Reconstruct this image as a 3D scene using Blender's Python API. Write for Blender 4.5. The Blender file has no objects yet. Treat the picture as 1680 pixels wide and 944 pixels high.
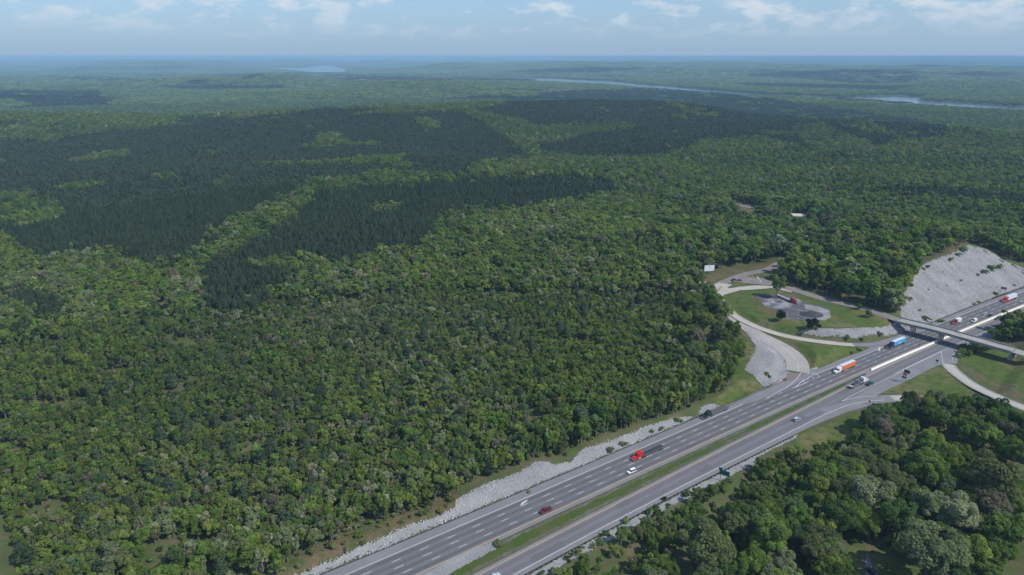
import bpy, math, random
import numpy as np
from mathutils import Vector
rng = np.random.default_rng(7)
random.seed(7)
C = bpy.context.scene.collection
sc = bpy.context.scene
R = math.radians
# ------------------------------------------------------------------ camera
CAMH = 185.0
TH = math.atan(380/1120)                       # downward tilt; lens 24 mm on 36 mm -> 1120 px over 1680
cam = bpy.data.objects.new('camera', bpy.data.cameras.new('camera'))
C.objects.link(cam); sc.camera = cam
cam.location = (0, 0, CAMH)
cam.rotation_euler = (R(90)-TH, 0, 0)
cam.data.lens = 24; cam.data.sensor_width = 36
cam.data.clip_start = 1; cam.data.clip_end = 120000
# ------------------------------------------------------------------ light
SUN_EL = R(49); SX, SY = 0.89, -0.45
sun_dir = Vector((SX*math.cos(SUN_EL), SY*math.cos(SUN_EL), math.sin(SUN_EL))).normalized()
sl = bpy.data.lights.new('sun', 'SUN'); sl.energy = 3.3; sl.angle = R(0.6); sl.color = (1, 0.95, 0.86)
so = bpy.data.objects.new('sun', sl); C.objects.link(so)
so.rotation_euler = sun_dir.to_track_quat('Z', 'Y').to_euler(); so.location = (300, 100, 400)
w = bpy.data.worlds.new('World'); sc.world = w; w.use_nodes = True
nt = w.node_tree; N = nt.nodes; LK = nt.links; N.clear()
def nd(nt, t, **k):
    n = nt.nodes.new(t)
    for a, b in k.items():
        if a in n.inputs: n.inputs[a].default_value = b
        else: setattr(n, a, b)
    return n
out = nd(nt, 'ShaderNodeOutputWorld'); bg = nd(nt, 'ShaderNodeBackground', Strength=0.125)
sky = nd(nt, 'ShaderNodeTexSky', sky_type='NISHITA', sun_disc=False, sun_elevation=SUN_EL,
         sun_rotation=math.atan2(SX, SY), altitude=200, air_density=1.0, dust_density=0.6, ozone_density=2.0)
tc = nd(nt, 'ShaderNodeTexCoord')
mp = nd(nt, 'ShaderNodeMapping'); mp.inputs['Scale'].default_value = (1, 1, 2.6)
LK.new(tc.outputs['Generated'], mp.inputs['Vector'])
n1 = nd(nt, 'ShaderNodeTexNoise', Scale=21.0, Detail=8.0, Roughness=0.55); LK.new(mp.outputs[0], n1.inputs['Vector'])
n2 = nd(nt, 'ShaderNodeTexNoise', Scale=3.5, Detail=4.0, Roughness=0.5); LK.new(mp.outputs[0], n2.inputs['Vector'])
def math_(nt, op, a, b=None, c=None, clamp=False):
    m = nt.nodes.new('ShaderNodeMath'); m.operation = op; m.use_clamp = clamp
    for i, v in enumerate((a, b, c)):
        if v is None: continue
        if isinstance(v, (int, float)): m.inputs[i].default_value = v
        else: nt.links.new(v, m.inputs[i])
    return m.outputs[0]
def ramp(nt, fac, stops):
    r = nt.nodes.new('ShaderNodeValToRGB'); nt.links.new(fac, r.inputs[0])
    e = r.color_ramp.elements
    while len(e) < len(stops): e.new(0.5)
    for q, (p, c) in zip(e, stops):
        q.position = p; q.color = c if len(c) == 4 else (*c, 1)
    return r.outputs[0]
sep = nd(nt, 'ShaderNodeSeparateXYZ'); LK.new(tc.outputs['Generated'], sep.inputs[0])
elev = sep.outputs[2]
puff = ramp(nt, math_(nt, 'ADD', math_(nt, 'MULTIPLY', n1.outputs[0], 0.62), math_(nt, 'MULTIPLY', n2.outputs[0], 0.38)),
            [(0.495, (0, 0, 0)), (0.60, (1, 1, 1))])
mr = nd(nt, 'ShaderNodeMapRange'); LK.new(elev, mr.inputs[0])
mr.inputs[1].default_value = 0.02; mr.inputs[2].default_value = 0.06; mr.inputs[3].default_value = 0; mr.inputs[4].default_value = 0.85
cm = math_(nt, 'MULTIPLY', puff, mr.outputs[0], clamp=True)
mix = nd(nt, 'ShaderNodeMix', data_type='RGBA'); LK.new(cm, mix.inputs[0])
tint = nd(nt, 'ShaderNodeMix', data_type='RGBA', blend_type='MULTIPLY'); tint.inputs[0].default_value = 1
tint.inputs[7].default_value = (0.70, 0.86, 1.08, 1); LK.new(sky.outputs[0], tint.inputs[6])
low = nd(nt, 'ShaderNodeMix', data_type='RGBA'); lr = nd(nt, 'ShaderNodeMapRange'); LK.new(elev, lr.inputs[0]); lr.inputs[1].default_value = -0.01; lr.inputs[2].default_value = 0.16; lr.inputs[3].default_value = 1; lr.inputs[4].default_value = 0
LK.new(lr.outputs[0], low.inputs[0]); LK.new(tint.outputs[2], low.inputs[6]); low.inputs[7].default_value = (2.15, 3.2, 4.5, 1)
LK.new(low.outputs[2], mix.inputs[6]); mix.inputs[7].default_value = (4.6, 5.1, 5.7, 1)
LK.new(mix.outputs[2], bg.inputs[0]); LK.new(bg.outputs[0], out.inputs[0])
sc.view_settings.view_transform = 'Standard'; sc.view_settings.look = 'None'
sc.view_settings.exposure = 0.2; sc.view_settings.gamma = 1
sc.cycles.max_bounces = 4; sc.cycles.diffuse_bounces = 2; sc.cycles.glossy_bounces = 2
sc.cycles.transmission_bounces = 2; sc.cycles.transparent_max_bounces = 4; sc.cycles.volume_bounces = 0
HAZE_DENSITY = 7.6e-5
# ------------------------------------------------------------------ geometry of the place
F = 1120.0; SN, CS = math.sin(TH), math.cos(TH)
def G(x, y, z=0.0):                              # point at height z seen at a photo pixel
    u = x-840; v = y-472
    k = (CAMH-z)/(F*SN+v*CS)
    return np.array((u*k, (F*CS-v*SN)*k))
def proj(x, y, z):
    zz = z-CAMH
    dep = y*CS - zz*SN
    up = y*SN + zz*CS
    dep = np.where(np.abs(dep) < 1e-3, 1e-3, dep)
    return 840+F*x/dep, 472-F*up/dep, dep
A0 = G(897.7, 813.3); D0 = np.array((0.82199, 0.5695)); N0 = np.array((0.5695, -0.82199))
def ST(s, t): return A0 + s*D0 + t*N0
def toST(x, y):
    dx = x-A0[0]; dy = y-A0[1]
    return dx*D0[0]+dy*D0[1], dx*N0[0]+dy*N0[1]
def curve(pts):
    xs, ys = zip(*pts)
    g = np.arange(xs[0], xs[-1]+1, 5.0); v = np.interp(g, xs, ys)
    k = np.hanning(13); k /= k.sum()
    v = np.convolve(np.pad(v, 6, mode='reflect', reflect_type='odd'), k, 'valid')
    return lambda s: np.interp(s, g, v)
S_MAX = 900
tA = curve([(-700, -16), (-110, -9.6), (-80, -9.0), (0, -8.4), (165, -8.6), (246, -6.0), (330, -4.5), (410, -3), (460, -1), (520, 2), (600, 7), (900, 34)])
tB = curve([(-700, -9), (-110, -4.4), (0, -4.0), (120, -4.0), (165, -4.4), (246, -2.0), (330, -0.6), (410, 1.0), (460, 3), (520, 6), (600, 11), (900, 38)])
tD = curve([(-700, 5), (-110, 11.0), (-20, 10.5), (144, 10.4), (236, 11.1), (290, 12.0), (330, 12.9), (410, 15.3), (460, 17.3), (520, 20.2), (600, 25.7), (900, 52)])
tE = curve([(-700, 30), (-110, 26), (-50, 24.2), (0, 22.5), (65, 20.6), (137, 18.9), (177, 18.2), (207, 17.4), (250, 15.9), (290, 16.0), (330, 16.6), (410, 19.4), (460, 21.5), (520, 24.4), (600, 30), (900, 56)])
tF = curve([(-700, 44), (-110, 34.5), (-50, 32), (0, 30.3), (60, 29.2), (176, 28.6), (250, 24), (330, 24.2), (410, 27), (460, 29.1), (520, 32), (600, 37.5), (900, 64)])
tG = curve([(-700, 48), (-110, 37.5), (-50, 35), (0, 33.7), (50, 32.5), (135, 32.6), (150, 32.8), (900, 68)])
HILLS = [325, 337, 352, 371, 402, 428, 449, 471, 511, 526, 548, 600]
HILLZ = [7, 7, 10, 13.8, 18.5, 22.2, 22.8, 23.5, 26.0, 23, 7, 6]
def sstep(a, b, x):
    t = np.clip((x-a)/(b-a), 0, 1); return t*t*(3-2*t)
_tab = np.random.default_rng(3).random((256, 256))
def vnoise(x, y, s, o=0):
    x = x/s+o*17.31; y = y/s+o*9.73
    i = np.floor(x).astype(int); j = np.floor(y).astype(int)
    fx = x-i; fy = y-j; fx = fx*fx*(3-2*fx); fy = fy*fy*(3-2*fy)
    a = _tab[i & 255, j & 255]; b = _tab[(i+1) & 255, j & 255]; c = _tab[i & 255, (j+1) & 255]; d = _tab[(i+1) & 255, (j+1) & 255]
    return (a+(b-a)*fx)*(1-fy)+(c+(d-c)*fx)*fy
def fbm(x, y, s, o=0, n=4):
    v = 0; a = 1; tot = 0
    for k in range(n):
        v = v+a*vnoise(x, y, s/2**k, o+k); tot += a; a *= 0.5
    return v/tot
def segdist(x, y, pts):                          # distance to a 3D polyline and the height there
    best = np.full(np.shape(x), 1e9); bz = np.zeros(np.shape(x))
    for (ax, ay, az), (bx, by, bz2) in zip(pts[:-1], pts[1:]):
        dx, dy = bx-ax, by-ay; L = dx*dx+dy*dy+1e-9
        t = np.clip(((x-ax)*dx+(y-ay)*dy)/L, 0, 1)
        d = np.hypot(x-ax-t*dx, y-ay-t*dy)
        m = d < best
        best = np.where(m, d, best); bz = np.where(m, az+t*(bz2-az), bz)
    return best, bz
def inpoly(px, py, poly):
    px = np.asarray(px, float); py = np.asarray(py, float); c = np.zeros(px.shape, bool)
    n = len(poly); j = n-1
    for i in range(n):
        xi, yi = poly[i][0], poly[i][1]; xj, yj = poly[j][0], poly[j][1]
        if yi != yj:
            c ^= ((yi > py) != (yj > py)) & (px < (xj-xi)*(py-yi)/(yj-yi)+xi)
        j = i
    return c
def smooth_line(pts, step=4.0):                  # Catmull-Rom through 3D points, even steps
    P = [np.array(p, float) for p in pts]; P = [2*P[0]-P[1]]+P+[2*P[-1]-P[-2]]; o = []
    for i in range(1, len(P)-2):
        p0, p1, p2, p3 = P[i-1:i+3]; n = max(2, int(np.linalg.norm(p2-p1)/step))
        for k in range(n):
            t = k/n
            o.append(0.5*((2*p1)+(-p0+p2)*t+(2*p0-5*p1+4*p2-p3)*t*t+(-p0+3*p1-3*p2+p3)*t**3))
    o.append(P[-2]); return np.array(o)
def gp(l): return smooth_line([(*G(x, y, z), z) for x, y, z in l])
ZI = 6.5
LINE_OFF = gp([(1150, 462, ZI), (1164, 474, ZI), (1178, 490, ZI), (1204, 517, 5.8), (1235, 534, 4.8), (1265, 545, 3.8), (1300, 554, 2.6), (1350, 561.5, 1.5), (1400, 566, 0.7), (1440, 565, 0.25), (1475, 555, 0.1), (1510, 541, 0.05)])
LINE_ON = gp([(1176, 488, ZI), (1203, 521, 5.2), (1240, 547, 3.9), (1270, 562, 2.7), (1295, 578, 1.5), (1309, 596, 0.6), (1306, 615, 0.15), (1280, 633, 0.05), (1240, 652, 0.05)])
LINE_LOCAL = gp([(1290, 424, 9), (1263, 441, 7.5), (1228, 449, 7), (1198, 459, ZI), (1176, 470, ZI), (1172, 484, ZI)])
bx0 = ST(330.5, 62); bx1 = ST(318, -16)
LINE_OVER = smooth_line([(*ST(338, 230), 5.0), (*ST(336, 120), 6.6), (*bx0, 7.4), (*ST(327.5, 12), 7.5), (*ST(323.5, -12), 7.4), (*G(1420, 507, 7.2), 7.2), (*G(1353, 491, 7), 7), (*G(1290, 472, 6.8), 6.8), (*G(1240, 459, ZI), ZI), (*G(1222, 452, 6.8), 6.8)])
LINE_CONN = gp([(1170, 484, ZI), (1192, 478, ZI), (1222, 471.5, ZI), (1262, 471, ZI), (1300, 478.5, 6.7)])
LINE_R1 = gp([(1350, 676, 0.03), (1395, 664, 0.03), (1440, 656, 0.03), (1490, 653, 0.2), (1540, 655, 0.6), (1600, 668, 1.5), (1690, 700, 3.5), (1800, 760, 5)])
LINE_R2 = gp([(1610, 545, 0.03), (1580, 562, 0.03), (1560, 578, 0.03), (1554, 590, 0.05), (1558, 602, 0.15), (1577, 619, 0.4), (1603, 636, 0.8), (1651, 658, 1.6), (1690, 673, 2.3), (1760, 700, 4), (1900, 760, 6)])
RIB = [(LINE_LOCAL, 6, 12), (LINE_CONN, 3.5, 5), (LINE_OFF, 4.5, 6), (LINE_ON, 8, 7), (LINE_R1, 6, 9), (LINE_R2, 6.0, 9)]
ISLAND_PX = [(1186, 489), (1217, 478.5), (1263, 475), (1290, 480), (1353, 496), (1420, 512), (1462, 522), (1456, 534), (1430, 538), (1387, 538), (1320, 538), (1304, 544), (1270, 538), (1220, 519), (1196, 506)]
ISLAND = [tuple(G(x, y, ZI)) for x, y in ISLAND_PX]
BED = 0.14                                        # ground lies this far under carried roads
RIV_PX = [(2100, 205), (1900, 192), (1680, 181), (1560, 172), (1450, 165), (1340, 160.5), (1250, 157.5), (1140, 149), (1040, 140.5), (960, 134.5), (880, 129.5), (780, 127), (640, 124)]
RIV = [(*G(x, y, -50), h) for (x, y), h in zip(RIV_PX, [210, 210, 190, 185, 180, 165, 160, 150, 180, 320, 280, 180, 100])]
CREEK = [(*G(1455, 166, -50), 90), (*G(1462, 160.5, -50), 190), (*G(1475, 159, -50), 120)]
POND = [(*G(1140, 133.5, -40), 60), (*G(1165, 133.5, -40), 60)]
LAKE = [tuple(G(x, y, -50)) for x, y in [(430, 113), (470, 111.5), (500, 111.5), (535, 107.5), (545, 108), (568, 115), (560, 120), (520, 121), (490, 117), (460, 115)]]
LAKE2 = [(*G(300, 121, -50), 250), (*G(380, 121, -50), 200)]
def river_in(x, y):                               # how far inside the water (metres, >0 inside)
    v = np.full(np.shape(x), -1e9)
    for L in (RIV, CREEK, POND, LAKE2):
        d, h = segdist(x, y, L); v = np.maximum(v, h*(0.85+0.35*vnoise(x, y, 500, 5))-d)
    pl = LAKE; d, _ = segdist(x, y, [(*p, 0) for p in pl+[pl[0]]])
    return np.maximum(v, np.where(inpoly(x, y, pl), d, -d))
RIDGE1 = [(-2400, 1500, 12), (-1500, 1750, 20), (-900, 1850, 24), (-500, 1820, 30), (-150, 1850, 26), (80, 1950, 18)]
RIDGE2 = [(60, 2250, 30), (300, 2350, 46), (600, 2250, 42), (850, 2000, 24), (1100, 1780, 8), (1250, 1700, 0)]
def H(x, y):
    x = np.asarray(x, float); y = np.asarray(y, float)
    r = np.hypot(x, y); s, t = toST(x, y)
    nr = sstep(380, 1100, r)
    z = 2.5 + 46*(fbm(x, y, 620, 1)-0.5)*nr + 12*(fbm(x, y, 210, 15, 2)-0.5)*nr + 3*(fbm(x, y, 90, 2, 3)-0.5)
    for rd, sg in ((RIDGE1, 420), (RIDGE2, 330)):
        d, h = segdist(x, y, rd); z = z+h*np.exp(-(d/sg)**2)
    far = sstep(1900, 3000, r)
    z = z - 30*far + far*(140*(fbm(x, y, 1500, 11)-0.5)) + sstep(4500, 9000, r)*(230*(fbm(x, y, 3800, 21)-0.45))
    z = np.minimum(np.maximum(z, -44+6*vnoise(x, y, 700, 9)), 125+20*vnoise(x, y, 900, 4))
    wi = river_in(x, y)
    px_, py_, _ = proj(x, y, np.full(x.shape, -50.0)); near_ = sstep(0, 3, py_-np.interp(px_, [p[0] for p in RIV_PX[::-1]], [p[1] for p in RIV_PX[::-1]]))*sstep(1150, 1230, px_)
    vl = np.maximum(1-sstep(350, 1700, -wi), near_*(1-sstep(1100, 2600, -wi)))*far; z = z*(1-vl)+(-45+5*vnoise(x, y, 500, 9))*vl
    bank = np.clip(-wi/ (60+0.05*r), 0, 1)
    z = np.where(wi > -1e4, z*sstep(0, 1, bank)+(1-sstep(0, 1, bank))*-46, z)
    z = np.where(wi > 0, -56, z)
    m = (x > -500) & (x < 1100) & (y > -600) & (y < 1100)
    if np.any(m):
        X = x[m]; Y = y[m]; Z = z[m]; S_ = s[m]; T_ = t[m]
        z[m] = local(X, Y, Z, S_, T_)
    return z
def local(x, y, z, s, t):
    a = tA(s)
    # wooded hill with the cut slope
    hz = np.interp(s, HILLS, HILLZ)
    wh = sstep(322, 334, s)*(1-sstep(560, 700, s))*(1-sstep(-130, -230, -t*-1 if False else t*1.0)*0)
    back = sstep(-190, -110, t)
    hill = hz*back+(1-back)*z
    wgt = sstep(322, 334, s)*(1-sstep(600, 720, s))*(1-sstep(0, 25, t-a))
    z = z*(1-wgt)+np.where(t < a+25, hill, z)*wgt
    # island on which the side road crosses
    dI, _ = segdist(x, y, [(*p, 0) for p in ISLAND+[ISLAND[0]]]); dI = np.where(inpoly(x, y, ISLAND), 0, dI)
    wI = 1-sstep(0.5, 10.5, dI); z = z*(1-wI)+ZI*wI
    # higher ground north-west of the crossing
    wn = (1-sstep(60, 140, np.hypot(x-190, y-590)))*(1-wI)
    z = z*(1-wn)+6.8*wn
    d, zo = segdist(x, y, LINE_OVER)
    wo = (1-sstep(6.5, 20, d))*sstep(40, 56, np.where(t > 10, t, 99)); z = z*(1-wo)+(zo-BED)*wo
    for L, ri, bl in RIB:
        d, zz = segdist(x, y, L); wv = 1-sstep(ri, ri+bl, d); z = z*(1-wv)+(zz-BED)*wv
    # highway corridor; cut faces at slope 0.5 on the left, 0.33 on the right
    aL = a-2.0
    cl = np.maximum(0, aL-t)*np.where(s > 322, 0.5, np.where(s > 265, 0.62, 0.5))
    cl = cl+np.where(s > 322, 1, 0.3)*(2.4*(fbm(x, y, 13, 44, 4)-0.5)-0.9*np.abs(fbm(x+0.8*s, y, 21, 47, 3)-0.5)*4)*sstep(1.0, 6.0, cl)
    rb = np.interp(s, [-400, 140, 175, 230, 330, 375, 420, 900], [40, 37, 58, 78, 60, 40, 34, 70])
    cr = np.maximum(0, t-rb)*0.4
    lim = np.where(t < (a+rb)/2, cl, cr)-0.06
    z = np.minimum(z, lim)
    # on the right side the ground drops away a little below the guardrail
    z = np.where((t > rb) & (s < 190), np.minimum(z, 0) - 0.25*np.clip(t-rb, 0, 14), z)
    z = np.where((t > a-2) & (t < rb), np.where((t > tD(s)+2.2) & (t < tE(s)-1.6) & (s < 235), -0.28, -0.06), z)
    return z
def GT(px, py, dz=0.0):                            # where the ray of a photo pixel meets the ground
    px = np.atleast_1d(np.asarray(px, float)); py = np.atleast_1d(np.asarray(py, float))
    u = px-840; v = py-472; dn = F*SN+v*CS; fh = F*CS-v*SN
    lo = np.full(px.shape, (CAMH-70)/dn); hi = (CAMH+60)/dn
    hit = hi.copy(); found = np.zeros(px.shape, bool); prev = lo.copy()
    for k in range(1, 160):
        q = lo+(hi-lo)*k/159
        below = (CAMH-dn*q) < H(u*q, fh*q)+dz
        new = below & ~found; hit = np.where(new, q, hit); found |= new
        prev = np.where(found, prev, q)
    a_ = prev; b_ = hit
    for k in range(14):
        m_ = (a_+b_)/2; bl = (CAMH-dn*m_) < H(u*m_, fh*m_)+dz
        b_ = np.where(bl, m_, b_); a_ = np.where(bl, a_, m_)
    return np.stack([u*b_, fh*b_], -1)
# ------------------------------------------------------------------ materials
MATS = {}
def mat(name, col, rough=0.8, metal=0.0, noise=None, bump=None, spec=0.3):
    """noise = [(scale, colour, lo, hi, detail), ...] mixes further colours in over object coordinates"""
    if name in MATS: return MATS[name]
    m = bpy.data.materials.new(name); m.use_nodes = True; t = m.node_tree
    b = t.nodes['Principled BSDF']; b.inputs['Roughness'].default_value = rough; b.inputs['Metallic'].default_value = metal
    b.inputs['Specular IOR Level'].default_value = spec
    b.inputs['Base Color'].default_value = (*col, 1)
    co = nd(t, 'ShaderNodeTexCoord').outputs['Object']; last = None
    for i, (s, c2, lo, hi, det) in enumerate(noise or []):
        n = nd(t, 'ShaderNodeTexNoise', Scale=s, Detail=det, Roughness=0.6)
        mpn = nd(t, 'ShaderNodeMapping'); mpn.inputs['Location'].default_value = (i*31.7, i*12.1, 0); t.links.new(co, mpn.inputs[0]); t.links.new(mpn.outputs[0], n.inputs['Vector'])
        f = nd(t, 'ShaderNodeMapRange'); t.links.new(n.outputs[0], f.inputs[0]); f.inputs[1].default_value = lo; f.inputs[2].default_value = hi
        x = nd(t, 'ShaderNodeMix', data_type='RGBA'); t.links.new(f.outputs[0], x.inputs[0]); x.inputs[7].default_value = (*c2, 1)
        if last is None: x.inputs[6].default_value = (*col, 1)
        else: t.links.new(last, x.inputs[6])
        last = x.outputs[2]
    if last is not None: t.links.new(last, b.inputs['Base Color'])
    if bump:
        n = nd(t, 'ShaderNodeTexNoise', Scale=bump[0], Detail=5.0); t.links.new(co, n.inputs['Vector'])
        bp = nd(t, 'ShaderNodeBump', Strength=bump[1], Distance=bump[2]); t.links.new(n.outputs[0], bp.inputs['Height']); t.links.new(bp.outputs[0], b.inputs['Normal'])
    MATS[name] = m; return m
def road_mat(name, base, dark, patch, streak=True):
    if name in MATS: return MATS[name]
    m = mat(name, base, 0.9, noise=[(0.06, patch, 0.45, 0.7, 4.0), (3.0, tuple(c*0.8 for c in base), 0.5, 0.8, 5.0)], spec=0.2)
    if streak:                                     # tyre wear along the direction of travel: across-coordinate from the uv
        t = m.node_tree; b = t.nodes['Principled BSDF']; src = b.inputs['Base Color'].links[0].from_socket
        uv = nd(t, 'ShaderNodeUVMap'); sp = nd(t, 'ShaderNodeSeparateXYZ'); t.links.new(uv.outputs[0], sp.inputs[0])
        wv = math_(t, 'COSINE', math_(t, 'MULTIPLY', sp.outputs[0], 2*math.pi))
        wv = math_(t, 'SUBTRACT', 1.0, math_(t, 'MULTIPLY', math_(t, 'ADD', wv, 1.0), 0.5))
        mpn = nd(t, 'ShaderNodeMapping'); mpn.inputs['Scale'].default_value = (1.0, 0.012, 1); t.links.new(uv.outputs[0], mpn.inputs[0])
        nn = nd(t, 'ShaderNodeTexNoise', Scale=3.0, Detail=3.0); t.links.new(mpn.outputs[0], nn.inputs['Vector'])
        fac = math_(t, 'MULTIPLY', wv, math_(t, 'MULTIPLY_ADD', nn.outputs[0], 1.6, -0.1, clamp=True), clamp=True)
        x = nd(t, 'ShaderNodeMix', data_type='RGBA'); t.links.new(fac, x.inputs[0]); t.links.new(src, x.inputs[6]); x.inputs[7].default_value = (*dark, 1)
        t.links.new(x.outputs[2], b.inputs['Base Color'])
    return m
def leaf_mat(name, trans=0.5):
    m = bpy.data.materials.new(name); m.use_nodes = True; t = m.node_tree; t.nodes.clear()
    o = nd(t, 'ShaderNodeOutputMaterial'); at = nd(t, 'ShaderNodeAttribute', attribute_type='INSTANCER', attribute_name='tint')
    lv = nd(t, 'ShaderNodeAttribute', attribute_type='GEOMETRY', attribute_name='leafvar')
    f = math_(t, 'MULTIPLY_ADD', lv.outputs['Fac'], 0.75, 0.62)
    vm = nd(t, 'ShaderNodeVectorMath', operation='SCALE'); t.links.new(at.outputs['Vector'], vm.inputs[0]); t.links.new(f, vm.inputs['Scale'])
    d = nd(t, 'ShaderNodeBsdfDiffuse'); tr = nd(t, 'ShaderNodeBsdfTranslucent'); mx = nd(t, 'ShaderNodeMixShader'); mx.inputs[0].default_value = trans
    t.links.new(vm.outputs[0], d.inputs[0]); t.links.new(vm.outputs[0], tr.inputs[0])
    t.links.new(d.outputs[0], mx.inputs[1]); t.links.new(tr.outputs[0], mx.inputs[2]); t.links.new(mx.outputs[0], o.inputs[0])
    return m
LEAF = leaf_mat('broad_leaves'); NEEDLE = leaf_mat('pine_needles', 0.08)
BARK = mat('bark', (0.16, 0.14, 0.12), 0.9, noise=[(3, (0.24, 0.22, 0.2), 0.4, 0.7, 3.0)])
M_GROUND = mat('woodland_soil', (0.075, 0.085, 0.035), 0.95, noise=[(0.05, (0.14, 0.11, 0.07), 0.42, 0.62, 5.0), (0.35, (0.07, 0.11, 0.03), 0.45, 0.6, 4.0)], spec=0.1)
M_FARWOOD = M_GROUND
M_GRASS = mat('mown_grass', (0.078, 0.118, 0.026), 0.95, noise=[(0.035, (0.17, 0.145, 0.07), 0.46, 0.62, 6.0), (0.22, (0.05, 0.085, 0.018), 0.45, 0.66, 6.0), (1.6, (0.13, 0.145, 0.06), 0.52, 0.74, 5.0)], bump=(1.4, 0.7, 0.3), spec=0.1)
M_MEDIAN = mat('median_grass', (0.055, 0.095, 0.018), 0.95, noise=[(0.12, (0.09, 0.1, 0.03), 0.42, 0.68, 5.0), (0.9, (0.13, 0.125, 0.08), 0.55, 0.74, 6.0)], bump=(1.4, 0.7, 0.3), spec=0.1)
M_VERGE = mat('dry_verge', (0.13, 0.10, 0.055), 0.95, noise=[(0.12, (0.062, 0.085, 0.025), 0.42, 0.6, 5.0), (0.8, (0.19, 0.15, 0.10), 0.5, 0.72, 6.0)], bump=(1.5, 0.8, 0.4), spec=0.1)
M_RIP = mat('riprap_bed', (0.30, 0.30, 0.305), 0.95, noise=[(0.9, (0.24, 0.24, 0.245), 0.5, 0.7, 6.0), (0.06, (0.36, 0.355, 0.35), 0.4, 0.7, 4.0)], bump=(1.8, 1.0, 0.9), spec=0.1)
M_GRAVEL = mat('gravel_shoulder', (0.30, 0.30, 0.295), 0.95, noise=[(0.4, (0.20, 0.2, 0.19), 0.45, 0.7, 6.0), (0.08, (0.16, 0.17, 0.11), 0.55, 0.75, 4.0)], bump=(3, 0.6, 0.2), spec=0.1)
M_LOT = mat('asphalt_millings', (0.105, 0.105, 0.115), 0.95, noise=[(0.06, (0.30, 0.30, 0.31), 0.47, 0.60, 5.0), (0.11, (0.06, 0.06, 0.066), 0.55, 0.7, 4.0), (0.09, (0.22, 0.16, 0.12), 0.62, 0.76, 4.0)], bump=(1.2, 0.5, 0.3), spec=0.1)
M_STONE = mat('limestone', (0.43, 0.43, 0.435), 0.9, noise=[(2.0, (0.34, 0.34, 0.345), 0.45, 0.7, 3.0)], spec=0.2)
t_ = M_STONE.node_tree; b_ = t_.nodes['Principled BSDF']; s_ = b_.inputs['Base Color'].links[0].from_socket; a_ = nd(t_, 'ShaderNodeAttribute', attribute_type='INSTANCER', attribute_name='tint')
x_ = nd(t_, 'ShaderNodeMix', data_type='RGBA', blend_type='MULTIPLY'); x_.inputs[0].default_value = 1; t_.links.new(s_, x_.inputs[6]); t_.links.new(a_.outputs['Color'], x_.inputs[7]); t_.links.new(x_.outputs[2], b_.inputs['Base Color'])
M_WATER = mat('river_water', (0.05, 0.075, 0.09), 0.16, bump=(0.05, 0.25, 1.0), spec=0.6)
M_ASPH = road_mat('highway_asphalt', (0.158, 0.160, 0.166), (0.095, 0.096, 0.102), (0.178, 0.178, 0.184))
M_ASPH2 = road_mat('highway_asphalt_uphill', (0.175, 0.172, 0.180), (0.130, 0.130, 0.138), (0.20, 0.197, 0.205))
M_SHOUL = mat('shoulder_asphalt', (0.20, 0.20, 0.207), 0.92, noise=[(0.08, (0.235, 0.235, 0.24), 0.45, 0.7, 4.0), (2.0, (0.165, 0.165, 0.17), 0.5, 0.75, 5.0)], spec=0.2)
M_OLDROAD = mat('side_road_asphalt', (0.20, 0.185, 0.175), 0.92, noise=[(0.1, (0.24, 0.22, 0.2), 0.4, 0.7, 4.0)], spec=0.2)
M_CONC = mat('ramp_concrete', (0.43, 0.40, 0.345), 0.9, noise=[(0.1, (0.37, 0.345, 0.30), 0.4, 0.7, 4.0), (1.0, (0.48, 0.45, 0.40), 0.5, 0.8, 4.0)], spec=0.2)
M_RCONC = mat('rough_ramp_surface', (0.335, 0.32, 0.29), 0.92, noise=[(0.08, (0.39, 0.37, 0.335), 0.4, 0.7, 4.0), (0.6, (0.27, 0.26, 0.24), 0.5, 0.8, 5.0)], spec=0.2)
M_DECK = mat('bridge_deck', (0.36, 0.35, 0.32), 0.9, noise=[(0.2, (0.26, 0.25, 0.23), 0.4, 0.7, 4.0)], spec=0.2)
M_BCONC = mat('bridge_concrete', (0.31, 0.31, 0.30), 0.85, noise=[(0.4, (0.2, 0.2, 0.2), 0.45, 0.75, 5.0)], spec=0.2)
M_BARR = mat('barrier_concrete', (0.80, 0.79, 0.76), 0.8, noise=[(0.5, (0.7, 0.69, 0.66), 0.5, 0.75, 4.0)], spec=0.2)
M_LINE = mat('white_road_paint', (0.55, 0.55, 0.54), 0.7, noise=[(1.2, (0.36, 0.36, 0.36), 0.5, 0.8, 5.0)])
M_YEL = mat('yellow_road_paint', (0.50, 0.34, 0.17), 0.7, noise=[(1.0, (0.34, 0.26, 0.17), 0.5, 0.8, 5.0)])
M_ORSTR = mat('faded_orange_patch', (0.34, 0.22, 0.13), 0.9, noise=[(0.8, (0.26, 0.2, 0.16), 0.4, 0.7, 4.0)])
M_DARK = mat('dark_strip', (0.06, 0.06, 0.065), 0.9)
M_STEEL = mat('galvanised_steel', (0.38, 0.39, 0.40), 0.45, 0.6)
M_RSTEEL = mat('shadow_dark_rail', (0.06, 0.058, 0.055), 0.7, 0.2)  # base colour darkened to stand in for the guardrail's shadow line
M_SGREEN = mat('sign_green', (0.005, 0.17, 0.13), 0.45)
M_SRED = mat('sign_red', (0.55, 0.1, 0.08), 0.5); M_SDARK = mat('sign_back', (0.055, 0.055, 0.065), 0.6)
M_SWHITE = mat('sign_white', (0.75, 0.78, 0.8), 0.5); M_SBROWN = mat('sign_brown', (0.2, 0.08, 0.05), 0.6)
M_GLASS = mat('dark_glass', (0.015, 0.02, 0.025), 0.12, spec=0.8); M_TYRE = mat('tyre', (0.02, 0.02, 0.02), 0.8)
M_CHROME = mat('chrome', (0.7, 0.7, 0.72), 0.2, 0.9); M_FRAME = mat('chassis_black', (0.03, 0.03, 0.032), 0.6)
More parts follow.
